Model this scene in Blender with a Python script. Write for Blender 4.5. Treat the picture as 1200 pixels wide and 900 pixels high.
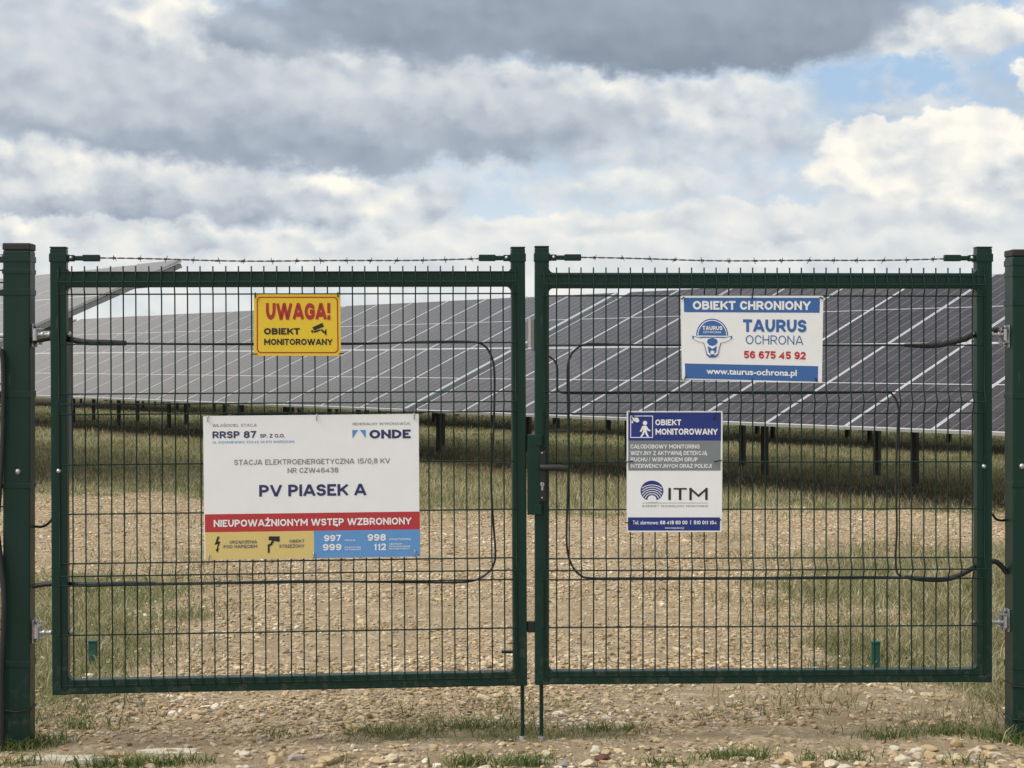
import bpy, bmesh, math, random
import numpy as np
from mathutils import Vector, Matrix
R = math.radians
random.seed(7)
RNG = np.random.default_rng(11)
for o in list(bpy.data.objects):
    bpy.data.objects.remove(o)
SC = bpy.context.scene
COL = SC.collection

# ------------------------------------------------------------------ camera
FPX, HY, CAMZ = 2020.0, 425.0, 1.47          # focal length in photo pixels, horizon row, eye height
cam = bpy.data.cameras.new('camera')
cam.sensor_width = 36
cam.lens = 36 * FPX / 1200
cam.shift_y = -(450 - HY) / 1200
cam.clip_start, cam.clip_end = 0.1, 6000
camo = bpy.data.objects.new('camera', cam)
COL.objects.link(camo)
camo.location = (0, 0, CAMZ)
camo.rotation_euler = (R(90), 0, 0)
SC.camera = camo

# ------------------------------------------------------------------ view + light
SC.view_settings.view_transform = 'Standard'
SC.view_settings.look = 'None'
SC.view_settings.gamma = 1
SC.view_settings.use_curve_mapping = False
SC.view_settings.exposure = 0.10
SUN_AZ, SUN_EL = -112.0, 50.0                # bearing from the view axis (left and behind), height
sd = Vector((math.sin(R(SUN_AZ)) * math.cos(R(SUN_EL)), math.cos(R(SUN_AZ)) * math.cos(R(SUN_EL)), math.sin(R(SUN_EL))))
sun = bpy.data.lights.new('sun', 'SUN')
sun.energy = 2.0
sun.angle = R(22)
sun.color = (1.0, 0.965, 0.90)
suno = bpy.data.objects.new('sun', sun)
COL.objects.link(suno)
suno.rotation_euler = (-sd).to_track_quat('-Z', 'Y').to_euler()
suno.location = (-20, -10, 40)


class NT:
    """small helper that writes node trees as expressions"""
    def __init__(self, tree):
        self.t = tree
        self.n = tree.nodes
        self.l = tree.links

    def put(self, sock, v):
        if isinstance(v, bpy.types.NodeSocket):
            self.l.new(v, sock)
        else:
            sock.default_value = v

    def m(self, op, a, b=0.0, c=None, clamp=False):
        x = self.n.new('ShaderNodeMath')
        x.operation = op
        x.use_clamp = clamp
        self.put(x.inputs[0], a)
        self.put(x.inputs[1], b)
        if c is not None:
            self.put(x.inputs[2], c)
        return x.outputs[0]

    def vm(self, op, a, b=(0, 0, 0)):
        x = self.n.new('ShaderNodeVectorMath')
        x.operation = op
        self.put(x.inputs[0], a)
        self.put(x.inputs[1], b)
        return x.outputs[0]

    def xyz(self, a, b, c):
        x = self.n.new('ShaderNodeCombineXYZ')
        for i, v in enumerate((a, b, c)):
            self.put(x.inputs[i], v)
        return x.outputs[0]

    def sep(self, v):
        x = self.n.new('ShaderNodeSeparateXYZ')
        self.put(x.inputs[0], v)
        return x.outputs

    def noise(self, vec, scale, detail=4.0, rough=0.5, dist=0.0, col=False):
        x = self.n.new('ShaderNodeTexNoise')
        self.put(x.inputs['Vector'], vec)
        x.inputs['Scale'].default_value = scale
        x.inputs['Detail'].default_value = detail
        x.inputs['Roughness'].default_value = rough
        x.inputs['Distortion'].default_value = dist
        return x.outputs['Color' if col else 'Fac']

    def vor(self, vec, scale, feat='F1', out='Distance', rnd=1.0, dim='3D'):
        x = self.n.new('ShaderNodeTexVoronoi')
        x.voronoi_dimensions = dim
        x.feature = feat
        self.put(x.inputs['Vector'], vec)
        x.inputs['Scale'].default_value = scale
        x.inputs['Randomness'].default_value = rnd
        return x.outputs[out]

    def ramp(self, f, stops):
        x = self.n.new('ShaderNodeValToRGB')
        self.put(x.inputs[0], f)
        e = x.color_ramp.elements
        while len(e) > 1:
            e.remove(e[-1])
        e[0].position = stops[0][0]
        e[0].color = (*stops[0][1], 1)
        for p, c in stops[1:]:
            k = e.new(p)
            k.color = (*c, 1)
        return x.outputs[0]

    def mix(self, f, a, b):
        x = self.n.new('ShaderNodeMix')
        x.data_type = 'RGBA'
        self.put(x.inputs[0], f)
        for s, v in ((x.inputs[6], a), (x.inputs[7], b)):
            self.put(s, v if isinstance(v, bpy.types.NodeSocket) else (*v, 1))
        return x.outputs[2]

    def smooth(self, v, lo, hi):
        x = self.n.new('ShaderNodeMapRange')
        x.interpolation_type = 'SMOOTHSTEP'
        self.put(x.inputs[0], v)
        x.inputs[1].default_value = lo
        x.inputs[2].default_value = hi
        return x.outputs[0]

    def bump(self, h, strength=0.3, dist=0.01):
        x = self.n.new('ShaderNodeBump')
        x.inputs['Strength'].default_value = strength
        x.inputs['Distance'].default_value = dist
        self.put(x.inputs['Height'], h)
        return x.outputs[0]


# ------------------------------------------------------------------ sky
world = bpy.data.worlds.new('World')
SC.world = world
world.use_nodes = True
wt = NT(world.node_tree)
wt.n.clear()
STR = 0.1
sky = wt.n.new('ShaderNodeTexSky')
sky.sky_type = 'NISHITA'
sky.sun_disc = False
sky.sun_elevation = R(SUN_EL)
sky.sun_rotation = R(SUN_AZ)
sky.air_density = 1.0
sky.dust_density = 0.8
sky.ozone_density = 1.6


def build_sky():
    """heaps and sheets of cloud, each with a lit top and a grey base, one in front of another"""
    w = wt
    tc = w.n.new('ShaderNodeTexCoord')
    gen = tc.outputs['Generated']
    x, y, z = w.sep(gen)
    az = w.m('MULTIPLY', w.m('ARCTAN2', x, y), 180 / math.pi)
    el = w.m('MULTIPLY', w.m('ARCSINE', z), 180 / math.pi)
    pos = w.xyz(az, w.m('MULTIPLY', el, 1.7), 3.7)
    posr = w.xyz(az, w.m('MULTIPLY', el, 1.25), 9.1)
    half = (0.5, 0.5, 0.5)
    w1 = w.vm('SUBTRACT', w.noise(pos, 0.17, 5, 0.5, col=True), half)
    w2 = w.vm('SUBTRACT', w.noise(posr, 0.75, 7, 0.58, col=True), half)
    wx, wy, _ = w.sep(w1)
    vx, vy, _ = w.sep(w2)
    # slow bends plus a fine billowing edge
    A = w.m('MULTIPLY_ADD', vx, 2.3, w.m('MULTIPLY_ADD', wx, 3.6, az))
    E = w.m('MULTIPLY_ADD', vy, 1.75, w.m('MULTIPLY_ADD', wy, 1.3, el))

    def add(*v):
        r = v[0]
        for q in v[1:]:
            r = w.m('ADD', r, q)
        return r

    def sc(v, k):
        return w.m('MULTIPLY', v, k)
    f1 = w.noise(pos, 0.17, 7, 0.52)
    f2 = w.noise(posr, 0.5, 8, 0.56)
    f2s = w.noise(w.vm('ADD', posr, (-0.3, 0.4, 0)), 0.5, 8, 0.56)
    wp = w.vm('ADD', posr, w.vm('MULTIPLY', w2, (1.3, 1.3, 0)))

    def lobes(scale, off):
        return w.m('SUBTRACT', w.vor(w.vm('ADD', wp, off), scale, 'SMOOTH_F1', dim='2D'), w.vor(wp, scale, 'SMOOTH_F1', dim='2D'))
    tex = add(sc(lobes(0.42, (0.4, 0.7, 0)), 0.62), sc(lobes(1.05, (0.2, 0.34, 0)), 0.42), sc(w.m('SUBTRACT', f2, f2s), 0.75), sc(w.m('SUBTRACT', f1, 0.5), 0.35))

    def deg(px, py):
        a = math.atan((px - 600) / FPX)
        return math.degrees(a), math.degrees(math.atan((HY - py) / FPX * math.cos(a)))
    K = 0.02836
    # elsewhere, unseen: a broken sheet, darkened ahead and brightened left for the panel reflections
    panel_dim = w.m('MULTIPLY', w.smooth(el, 12.5, 26.0), w.smooth(az, -17.0, 2.0))
    panel_glow = w.m('MULTIPLY', w.smooth(el, 10.5, 15.0), w.m('SUBTRACT', 1.0, w.smooth(az, -22.0, -9.0)))
    tone = add(0.58, sc(panel_dim, -0.42), sc(panel_glow, 0.26), sc(w.m('SUBTRACT', f1, 0.5), 0.7), sc(tex, 0.45))
    side = w.m('MAXIMUM', w.smooth(w.m('ABSOLUTE', az), 17.0, 20.0), w.smooth(el, 11.5, 14.0))
    low = w.m('SUBTRACT', 1.0, w.smooth(el, 3.2, 5.2))
    cover = w.m('MAXIMUM', side, sc(low, 0.80))
    cover = w.m('MAXIMUM', cover, sc(w.smooth(f2, 0.42, 0.60), 0.55))
    tone = w.m('ADD', tone, sc(low, 0.14))
    # px, py, half width, half height, edge, tone at the base, tone at the top, texture, alpha
    for px, py, rx, ry, soft, tb, tt, g, al in (
            (600, 292, 760, 30, 0.5, 0.66, 0.80, 0.40, 0.85),
            (700, 262, 180, 13, 0.35, 0.66, 0.80, 0.5, 0.8),
            (930, 258, 260, 20, 0.30, 0.62, 0.76, 0.5, 0.9),
            (790, 218, 150, 17, 0.40, 0.62, 0.76, 0.5, 0.75),
            (800, 160, 190, 42, 0.45, 0.50, 0.66, 0.6, 0.85),
            (850, 118, 105, 26, 0.35, 0.56, 0.80, 0.8, 0.85),
            (690, 122, 120, 36, 0.40, 0.48, 0.74, 0.7, 0.9),
            (1095, 205, 150, 46, 0.13, 0.70, 0.94, 0.95, 1.0),
            (1110, 165, 84, 40, 0.13, 0.82, 0.95, 0.95, 1.0),
            (1015, 162, 66, 28, 0.14, 0.80, 0.95, 0.9, 1.0),
            (1065, 117, 62, 7, 0.6, 0.66, 0.72, 0.3, 0.6),
            (1200, 92, 24, 15, 0.22, 0.7, 0.9, 0.8, 0.95),
            (470, 236, 90, 34, 0.30, 0.50, 0.62, 0.8, 0.9),
            (385, 230, 95, 36, 0.24, 0.54, 0.92, 1.0, 0.95),
            (120, 222, 250, 52, 0.22, 0.33, 0.80, 0.55, 1.0),
            (60, 186, 120, 28, 0.25, 0.60, 0.88, 1.0, 0.85),
            (60, 268, 190, 16, 0.35, 0.60, 0.80, 0.8, 0.85),
            (270, 284, 150, 13, 0.35, 0.66, 0.84, 0.8, 0.85),
            (330, 128, 400, 66, 0.20, 0.20, 0.63, 0.24, 1.0),
            (470, 138, 175, 50, 0.22, 0.21, 0.64, 0.28, 0.9),
            (90, 70, 300, 74, 0.35, 0.40, 0.56, 0.38, 0.95),
            (70, 128, 160, 30, 0.5, 0.36, 0.46, 0.4, 0.8),
            (195, 30, 72, 36, 0.45, 0.62, 0.88, 0.9, 0.85),
            (450, 52, 130, 40, 0.40, 0.42, 0.62, 0.7, 0.9),
            (640, 92, 110, 14, 0.40, 0.56, 0.74, 0.8, 0.8),
            (1130, 34, 110, 24, 0.25, 0.58, 0.84, 0.9, 0.95),
            (318, 34, 78, 36, 0.25, 0.20, 0.30, 0.4, 0.95),
            (500, 56, 44, 22, 0.35, 0.22, 0.28, 0.4, 0.85),
            (700, 2, 400, 70, 0.16, 0.13, 0.22, 0.20, 1.0),
            (850, 40, 200, 50, 0.22, 0.05, 0.18, 0.14, 1.0)):
        a, e = deg(px, py)
        dx = w.m('DIVIDE', w.m('SUBTRACT', A, a), rx * K)
        dy = w.m('DIVIDE', w.m('SUBTRACT', E, e), ry * K)
        d = w.m('SQRT', w.m('MULTIPLY_ADD', dx, dx, w.m('MULTIPLY', dy, dy)))
        m = sc(w.m('SUBTRACT', 1.0, w.smooth(d, 1 - soft, 1 + soft)), al)
        ti = w.m('MULTIPLY_ADD', tex, g, w.m('MULTIPLY_ADD', w.smooth(dy, -0.75, 0.85), tt - tb, tb))
        tone = w.m('MULTIPLY_ADD', w.m('SUBTRACT', ti, tone), m, tone)
        cover = w.m('MULTIPLY_ADD', w.m('SUBTRACT', 1.0, cover), m, cover)
    tone = w.m('MAXIMUM', w.m('MINIMUM', tone, 1.0), 0.0)
    col = w.ramp(tone, [(0.0, (0.215, 0.262, 0.325)), (0.25, (0.365, 0.420, 0.495)), (0.5, (0.55, 0.595, 0.645)), (0.75, (0.76, 0.77, 0.755)), (1.0, (0.96, 0.915, 0.82))])
    clear = w.vm('MULTIPLY', sky.outputs[0], (STR * 0.95, STR * 1.05, STR * 1.15))
    clear = w.mix(0.88, clear, (0.40, 0.555, 0.75))
    clear = w.mix(w.m('SUBTRACT', 1.0, w.smooth(el, 3.5, 9.0)), clear, (0.62, 0.71, 0.78))
    c = w.mix(cover, clear, col)
    # unseen cloud overhead and round the veiled sun, brightened to light ground and signs
    nrm = w.n.new('ShaderNodeVectorMath')
    nrm.operation = 'DOT_PRODUCT'
    w.l.new(gen, nrm.inputs[0])
    nrm.inputs[1].default_value = sd
    up = w.m('MAXIMUM', w.smooth(el, 38, 60), w.smooth(nrm.outputs['Value'], 0.35, 0.8))
    over = w.ramp(f1, [(0.3, (1.15, 1.19, 1.26)), (0.7, (1.72, 1.70, 1.66))])
    c = w.mix(up, c, over)
    bg = w.n.new('ShaderNodeBackground')
    w.l.new(w.vm('DIVIDE', c, (STR, STR, STR)), bg.inputs[0])
    bg.inputs[1].default_value = STR
    out = w.n.new('ShaderNodeOutputWorld')
    w.l.new(bg.outputs[0], out.inputs[0])


build_sky()
world.cycles.sampling_method = 'MANUAL'
world.cycles.sample_map_resolution = 512


# ------------------------------------------------------------------ materials
def mat(name, col, rough=0.5, metal=0.0, vary=0.0, vscale=20, bump=0.0, bscale=200, spec=0.5):
    m = bpy.data.materials.new(name)
    m.use_nodes = True
    t = NT(m.node_tree)
    b = t.n['Principled BSDF']
    b.inputs['Base Color'].default_value = (*col, 1)
    b.inputs['Roughness'].default_value = rough
    b.inputs['Metallic'].default_value = metal
    b.inputs['Specular IOR Level'].default_value = spec
    if vary or bump:
        tc = t.n.new('ShaderNodeTexCoord').outputs['Object']
    if vary:
        f = t.noise(tc, vscale, 6, 0.65)
        t.l.new(t.mix(f, [c * (1 - vary) for c in col], [min(1, c * (1 + vary)) for c in col]), b.inputs['Base Color'])
        t.l.new(t.m('MULTIPLY_ADD', f, 0.25, rough - 0.12), b.inputs['Roughness'])
    if bump:
        t.l.new(t.bump(t.noise(tc, bscale, 3, 0.5), bump, 0.002), b.inputs['Normal'])
    return m


M = {}
M['green'] = mat('green_paint', (0.0030, 0.0270, 0.0190), 0.40, 0, 0.22, 9, 0.12, 260, spec=0.28)
def weather(m, tint=(0.075, 0.070, 0.052)):
    t = NT(m.node_tree)
    b = t.n['Principled BSDF']
    tc = t.n.new('ShaderNodeTexCoord').outputs['Object']
    x, y, z = t.sep(tc)
    src = b.inputs['Base Color'].links[0].from_socket
    splash = t.m('MULTIPLY', t.smooth(t.noise(tc, 26, 6, 0.7), 0.50, 0.66), t.m('SUBTRACT', 1.0, t.smooth(z, 0.02, 0.45)))
    film = t.m('MULTIPLY', t.smooth(t.noise(t.vm('MULTIPLY', tc, (9, 9, 1.6)), 1.0, 5, 0.6), 0.45, 0.75), 0.05)
    scr = t.m('MULTIPLY', t.smooth(t.noise(t.vm('MULTIPLY', tc, (60, 60, 9)), 1.0, 3, 0.5), 0.70, 0.76), 0.45)
    f = t.m('MAXIMUM', t.m('MAXIMUM', t.m('MULTIPLY', splash, 0.6), film), scr)
    t.l.new(t.mix(f, src, tint), b.inputs['Base Color'])


weather(M['green'])
M['wire'] = mat('green_wire', (0.0030, 0.021, 0.015), 0.45, 0, 0.25, 30, spec=0.3)
M['cap'] = mat('cap_plastic', (0.014, 0.013, 0.013), 0.6, 0, 0.3, 40)
M['black'] = mat('black_plastic', (0.010, 0.010, 0.011), 0.5, 0, 0.2, 60)
M['zinc'] = mat('zinc_plated_steel', (0.42, 0.43, 0.44), 0.38, 0.85, 0.2, 60)
M['steel'] = mat('galvanised_steel', (0.26, 0.265, 0.27), 0.5, 0.4, 0.2, 25)
M['post'] = mat('shade_dark_post_steel', (0.055, 0.050, 0.047), 0.65, 0.2, 0.35, 12)  # post colour darkened to carry the shade under the tables
M['frame_post'] = mat('grey_post_steel', (0.17, 0.17, 0.175), 0.6, 0.3, 0.25, 12)
M['barb'] = mat('rusty_barbed_wire', (0.060, 0.052, 0.046), 0.6, 0.3, 0.4, 80)
M['alu'] = mat('aluminium_frame', (0.43, 0.435, 0.44), 0.5, 0.1, 0.08, 6)
M['back'] = mat('panel_backsheet', (0.30, 0.30, 0.31), 0.6)
M['duct'] = mat('pale_duct', (0.33, 0.35, 0.36), 0.5, 0.1, 0.1, 8)
M['teal'] = mat('teal_plastic', (0.008, 0.070, 0.052), 0.5, 0, 0.25, 40)
M['pale_plastic'] = mat('pale_plastic', (0.62, 0.63, 0.62), 0.45, 0, 0.08, 40)
M['concrete'] = mat('concrete', (0.34, 0.31, 0.26), 0.9, 0, 0.25, 30, 0.5, 90)
for n, c in dict(white=(0.76, 0.775, 0.785), navy=(0.020, 0.028, 0.115), grey=(0.20, 0.20, 0.21), blue=(0.035, 0.12, 0.34), lightblue=(0.075, 0.25, 0.56),
                 skyblue=(0.10, 0.28, 0.58), red=(0.42, 0.030, 0.040), digits_red=(0.48, 0.025, 0.030), yellow=(0.62, 0.49, 0.18), signal=(0.70, 0.50, 0.025),
                 crimson=(0.36, 0.022, 0.022), ink=(0.012, 0.012, 0.013), royal=(0.009, 0.026, 0.185), bandgrey=(0.175, 0.20, 0.215), slate=(0.10, 0.11, 0.14)).items():
    M[n] = mat('print_' + n, c, 0.42, 0, 0.05, 14)


def glass_mat():
    m = bpy.data.materials.new('solar_cells')
    m.use_nodes = True
    t = NT(m.node_tree)
    b = t.n['Principled BSDF']
    tc = t.n.new('ShaderNodeTexCoord').outputs['Object']
    x, y, z = t.sep(tc)
    MW, ML = 1.146, 2.2375
    mx, my = 0.021, 0.022
    cw = (MW - 2 * mx) / 6
    ch = (ML - 2 * my) / 24
    ux = t.m('SUBTRACT', x, mx)
    uy = t.m('SUBTRACT', y, my)

    def line(u, per, half):
        fr = t.m('FRACT', t.m('DIVIDE', u, per))
        d = t.m('MULTIPLY', t.m('SUBTRACT', 0.5, t.m('ABSOLUTE', t.m('SUBTRACT', fr, 0.5))), per)
        return t.m('LESS_THAN', d, half)
    lx = line(ux, cw, 0.0030)
    ly = line(uy, ch, 0.0010)
    bus = line(ux, cw / 5, 0.0006)
    mid = t.m('LESS_THAN', t.m('ABSOLUTE', t.m('SUBTRACT', y, ML / 2)), 0.008)
    edge = t.m('MAXIMUM', t.m('LESS_THAN', t.m('MINIMUM', x, t.m('SUBTRACT', MW, x)), mx),
               t.m('LESS_THAN', t.m('MINIMUM', y, t.m('SUBTRACT', ML, y)), my))
    oi = t.n.new('ShaderNodeObjectInfo').outputs['Random']
    cell = t.mix(oi, (0.017, 0.0115, 0.013), (0.027, 0.019, 0.020))
    c = t.mix(t.m('MULTIPLY', bus, 0.35), cell, (0.20, 0.20, 0.22))
    c = t.mix(t.m('MULTIPLY', ly, 0.5), c, (0.22, 0.22, 0.24))
    c = t.mix(t.m('MULTIPLY', lx, 0.75), c, (0.30, 0.30, 0.32))
    c = t.mix(t.m('MAXIMUM', mid, edge), c, (0.49, 0.49, 0.49))
    dust = t.noise(t.vm('ADD', tc, t.xyz(t.m('MULTIPLY', oi, 40), 0, 0)), 3.0, 6, 0.6)
    dust = t.m('MULTIPLY', t.smooth(dust, 0.30, 0.75), t.m('MULTIPLY_ADD', oi, 0.10, 0.05))
    c = t.mix(dust, c, (0.26, 0.23, 0.19))
    t.l.new(c, b.inputs['Base Color'])
    b.inputs['IOR'].default_value = 1.32
    b.inputs['Specular Tint'].default_value = (1.0, 0.975, 0.962, 1)
    t.l.new(t.m('MULTIPLY_ADD', dust, 0.6, 0.14), b.inputs['Roughness'])
    t.l.new(t.bump(t.noise(tc, 900, 2, 0.5), 0.05, 0.001), b.inputs['Normal'])
    return m


M['cells'] = glass_mat()


def island_mat(name, stops, rough=0.85, trans=0.0, inner=0.0, spec=0.3, patch=0.0):
    m = bpy.data.materials.new(name)
    m.use_nodes = True
    t = NT(m.node_tree)
    b = t.n['Principled BSDF']
    rnd = t.n.new('ShaderNodeNewGeometry').outputs['Random Per Island']
    if patch:
        tcp = t.n.new('ShaderNodeTexCoord').outputs['Object']
        nz = t.noise(tcp, 1.1, 4, 0.6)
        rnd = t.m('ADD', rnd, t.m('MULTIPLY', t.m('SUBTRACT', nz, 0.5), patch), clamp=True)
    c = t.ramp(rnd, stops)
    if inner:
        tc = t.n.new('ShaderNodeTexCoord').outputs['Object']
        f = t.noise(tc, 55, 5, 0.65)
        c = t.mix(f, t.vm('MULTIPLY', c, (1 - inner,) * 3), t.vm('MULTIPLY', c, (1 + inner,) * 3))
        t.l.new(t.bump(t.noise(tc, 120, 4, 0.6), 0.5, 0.004), b.inputs['Normal'])
    t.l.new(c, b.inputs['Base Color'])
    b.inputs['Roughness'].default_value = rough
    b.inputs['Specular IOR Level'].default_value = spec
    if trans:
        tr = t.n.new('ShaderNodeBsdfTranslucent')
        t.l.new(c, tr.inputs[0])
        mx = t.n.new('ShaderNodeMixShader')
        mx.inputs[0].default_value = trans
        t.l.new(b.outputs[0], mx.inputs[1])
        t.l.new(tr.outputs[0], mx.inputs[2])
        t.l.new(mx.outputs[0], t.n['Material Output'].inputs[0])
    return m


STONE = [(0.0, (0.205, 0.142, 0.080)), (0.14, (0.35, 0.258, 0.150)), (0.36, (0.45, 0.345, 0.208)), (0.58, (0.51, 0.405, 0.258)), (0.72, (0.36, 0.240, 0.125)),
         (0.78, (0.27, 0.24, 0.20)), (0.88, (0.56, 0.47, 0.335)), (0.96, (0.15, 0.105, 0.07)), (1.0, (0.68, 0.60, 0.47))]
M['gravel'] = island_mat('limestone_gravel', STONE, 0.9, inner=0.3, patch=0.85)
M['grass'] = island_mat('green_grass', [(0.0, (0.075, 0.102, 0.030)), (0.35, (0.130, 0.155, 0.048)), (0.6, (0.21, 0.205, 0.082)), (0.8, (0.34, 0.285, 0.145)), (1.0, (0.48, 0.41, 0.25))], 0.6, 0.38, patch=0.9)
M['dry'] = island_mat('dry_grass', [(0.0, (0.085, 0.105, 0.034)), (0.26, (0.17, 0.170, 0.066)), (0.46, (0.30, 0.260, 0.135)), (0.75, (0.46, 0.385, 0.235)), (1.0, (0.62, 0.54, 0.38))], 0.65, 0.38, patch=1.0)
M['tuft'] = island_mat('fresh_grass', [(0.0, (0.060, 0.095, 0.024)), (0.4, (0.115, 0.155, 0.042)), (0.62, (0.22, 0.215, 0.085)), (1.0, (0.43, 0.36, 0.21))], 0.6, 0.38, patch=0.8)


M['weed'] = island_mat('green_weeds', [(0.0, (0.050, 0.100, 0.020)), (0.55, (0.100, 0.165, 0.036)), (0.8, (0.19, 0.21, 0.07)), (1.0, (0.38, 0.33, 0.18))], 0.6, 0.38, patch=0.4)


# ------------------------------------------------------------------ mesh helpers
class MB:
    """collects shapes and links them as ONE mesh object"""
    def __init__(self):
        self.v, self.f, self.mi, self.sm = [], [], [], []

    def add(self, vs, fs, mi=0, smooth=False):
        b = len(self.v)
        self.v += [tuple(p) for p in vs]
        self.f += [tuple(b + i for i in f) for f in fs]
        self.mi += [mi] * len(fs)
        self.sm += [smooth] * len(fs)

    def box(self, lo, hi, mi=0, bev=0.0, mtx=None):
        bm = bmesh.new()
        bmesh.ops.create_cube(bm, size=1)
        for v in bm.verts:
            v.co = Vector([(lo[i] + hi[i]) / 2 + v.co[i] * (hi[i] - lo[i]) for i in range(3)])
        if bev:
            bmesh.ops.bevel(bm, geom=bm.edges[:], offset=bev, segments=2, profile=0.5, affect='EDGES', clamp_overlap=True)
        self.bm(bm, mi, False, mtx)

    def bm(self, bm, mi=0, smooth=False, mtx=None):
        if mtx is not None:
            bm.transform(mtx)
        bm.verts.index_update()
        self.add([v.co for v in bm.verts], [[v.index for v in f.verts] for f in bm.faces], mi, smooth)
        bm.free()

    def cyl(self, a, b, r, mi=0, seg=12, r2=None):
        self.tube([a, b], r, mi, seg, r_end=r2)

    def tube(self, pts, r, mi=0, seg=6, r_end=None, radii=None):
        P = [Vector(p) for p in pts]
        n = len(P)
        T = []
        for i in range(n):
            d = P[min(i + 1, n - 1)] - P[max(i - 1, 0)]
            T.append(d.normalized() if d.length > 1e-9 else Vector((0, 0, 1)))
        up = Vector((0, 0, 1)) if abs(T[0].z) < 0.9 else Vector((1, 0, 0))
        u = T[0].cross(up).normalized()
        vs, fs = [], []
        for i in range(n):
            u = (u - T[i] * u.dot(T[i])).normalized()
            w = T[i].cross(u)
            rr = radii[i] if radii else (r if r_end is None else r + (r_end - r) * i / (n - 1))
            for k in range(seg):
                a = 2 * math.pi * k / seg
                vs.append(P[i] + u * math.cos(a) * rr + w * math.sin(a) * rr)
        for i in range(n - 1):
            for k in range(seg):
                k2 = (k + 1) % seg
                fs.append((i * seg + k, i * seg + k2, (i + 1) * seg + k2, (i + 1) * seg + k))
        self.add(vs, fs, mi, True)
        self.add(vs[:seg], [tuple(range(seg))[::-1]], mi)
        self.add(vs[-seg:], [tuple(range(seg))], mi)

    def lathe(self, base, axis, prof, mi=0, seg=16):
        """profile of (radius, height) about axis"""
        ax = Vector(axis).normalized()
        u = ax.orthogonal().normalized()
        w = ax.cross(u)
        B = Vector(base)
        vs, fs = [], []
        for r, h in prof:
            for k in range(seg):
                a = 2 * math.pi * k / seg
                vs.append(B + ax * h + (u * math.cos(a) + w * math.sin(a)) * r)
        for i in range(len(prof) - 1):
            for k in range(seg):
                k2 = (k + 1) % seg
                fs.append((i * seg + k, i * seg + k2, (i + 1) * seg + k2, (i + 1) * seg + k))
        self.add(vs, fs, mi, True)
        self.add(vs[:seg], [tuple(range(seg))[::-1]], mi)
        self.add(vs[-seg:], [tuple(range(seg))], mi)

    def build(self, name, mats, parent=None, loc=None):
        me = bpy.data.meshes.new(name)
        me.from_pydata(self.v, [], self.f)
        for m_ in (mats if isinstance(mats, (list, tuple)) else [mats]):
            me.materials.append(m_)
        me.polygons.foreach_set('material_index', self.mi)
        me.polygons.foreach_set('use_smooth', self.sm)
        me.update()
        o = bpy.data.objects.new(name, me)
        COL.objects.link(o)
        if parent is not None:
            o.parent = parent
        if loc is not None:
            o.location = loc
        return o


def tag(o, label=None, cat=None, group=None, kind=None):
    for k, v in (('label', label), ('category', cat), ('group', group), ('kind', kind)):
        if v:
            o[k] = v
    return o


def empty(name, loc=(0, 0, 0), mtx=None):
    o = bpy.data.objects.new(name, None)
    COL.objects.link(o)
    o.empty_display_size = 0.1
    if mtx is not None:
        o.matrix_world = mtx
    else:
        o.location = loc
    return o


def rename_mesh(name, verts, tris, material, smooth=False):
    """fast path for big scattered meshes"""
    me = bpy.data.meshes.new(name)
    nv, nt = len(verts), len(tris)
    me.vertices.add(nv)
    me.vertices.foreach_set('co', verts.astype(np.float32).ravel())
    me.loops.add(nt * 3)
    me.loops.foreach_set('vertex_index', tris.astype(np.int32).ravel())
    me.polygons.add(nt)
    me.polygons.foreach_set('loop_start', np.arange(0, nt * 3, 3, dtype=np.int32))
    me.polygons.foreach_set('loop_total', np.full(nt, 3, dtype=np.int32))
    me.polygons.foreach_set('use_smooth', np.full(nt, smooth, dtype=bool))
    me.materials.append(material)
    me.update(calc_edges=True)
    o = bpy.data.objects.new(name, me)
    COL.objects.link(o)
    return o


# ------------------------------------------------------------------ terrain
AZ, TILT = R(37.47), R(23.59)
NX, NY = math.cos(AZ), math.sin(AZ)           # horizontal up-slope direction of the tables
RX, RY = -math.sin(AZ), math.cos(AZ)          # along a row, away from the camera
NB, PITCH = 4.219 * NX + 17.34 * NY, 8.3      # front edge of the main row, distance between rows


def _hash(ix, iy, s):
    h = np.sin(ix * 127.1 + iy * 311.7 + s * 74.7) * 43758.5453
    return h - np.floor(h)


def vnoise(x, y, s=0):
    ix, iy = np.floor(x), np.floor(y)
    fx, fy = x - ix, y - iy
    fx, fy = fx * fx * (3 - 2 * fx), fy * fy * (3 - 2 * fy)
    a, b = _hash(ix, iy, s), _hash(ix + 1, iy, s)
    c, d = _hash(ix, iy + 1, s), _hash(ix + 1, iy + 1, s)
    return (a + (b - a) * fx) * (1 - fy) + (c + (d - c) * fx) * fy


def fbm(x, y, s=0, o=4):
    r, a, t = 0, 0.5, 0
    for i in range(o):
        r = r + a * vnoise(x * 2 ** i, y * 2 ** i, s + i)
        t += a
        a *= 0.5
    return r / t


def ss(v, lo, hi):
    t = np.clip((v - lo) / (hi - lo), 0, 1)
    return t * t * (3 - 2 * t)


def ground_z(x, y):
    x, y = np.asarray(x, float), np.asarray(y, float)
    near = 1 - ss(y, 26, 40)
    z = 0.03 * (fbm(x * 0.9, y * 0.9, 3) - 0.5) * near
    z = z + 0.018 * (fbm(x * 4, y * 4, 5, 3) - 0.5) * (1 - ss(y, 14, 22))
    z = z + 0.11 * ss(-x, 2.6, 5.0) * ss(y, 13, 19) * (1 - ss(y, 34, 50))
    z = z - 0.03 * ss(-y, -6.3, -5.6)
    return z


def rowcoord(x, y):
    return x * NX + y * NY


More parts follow.
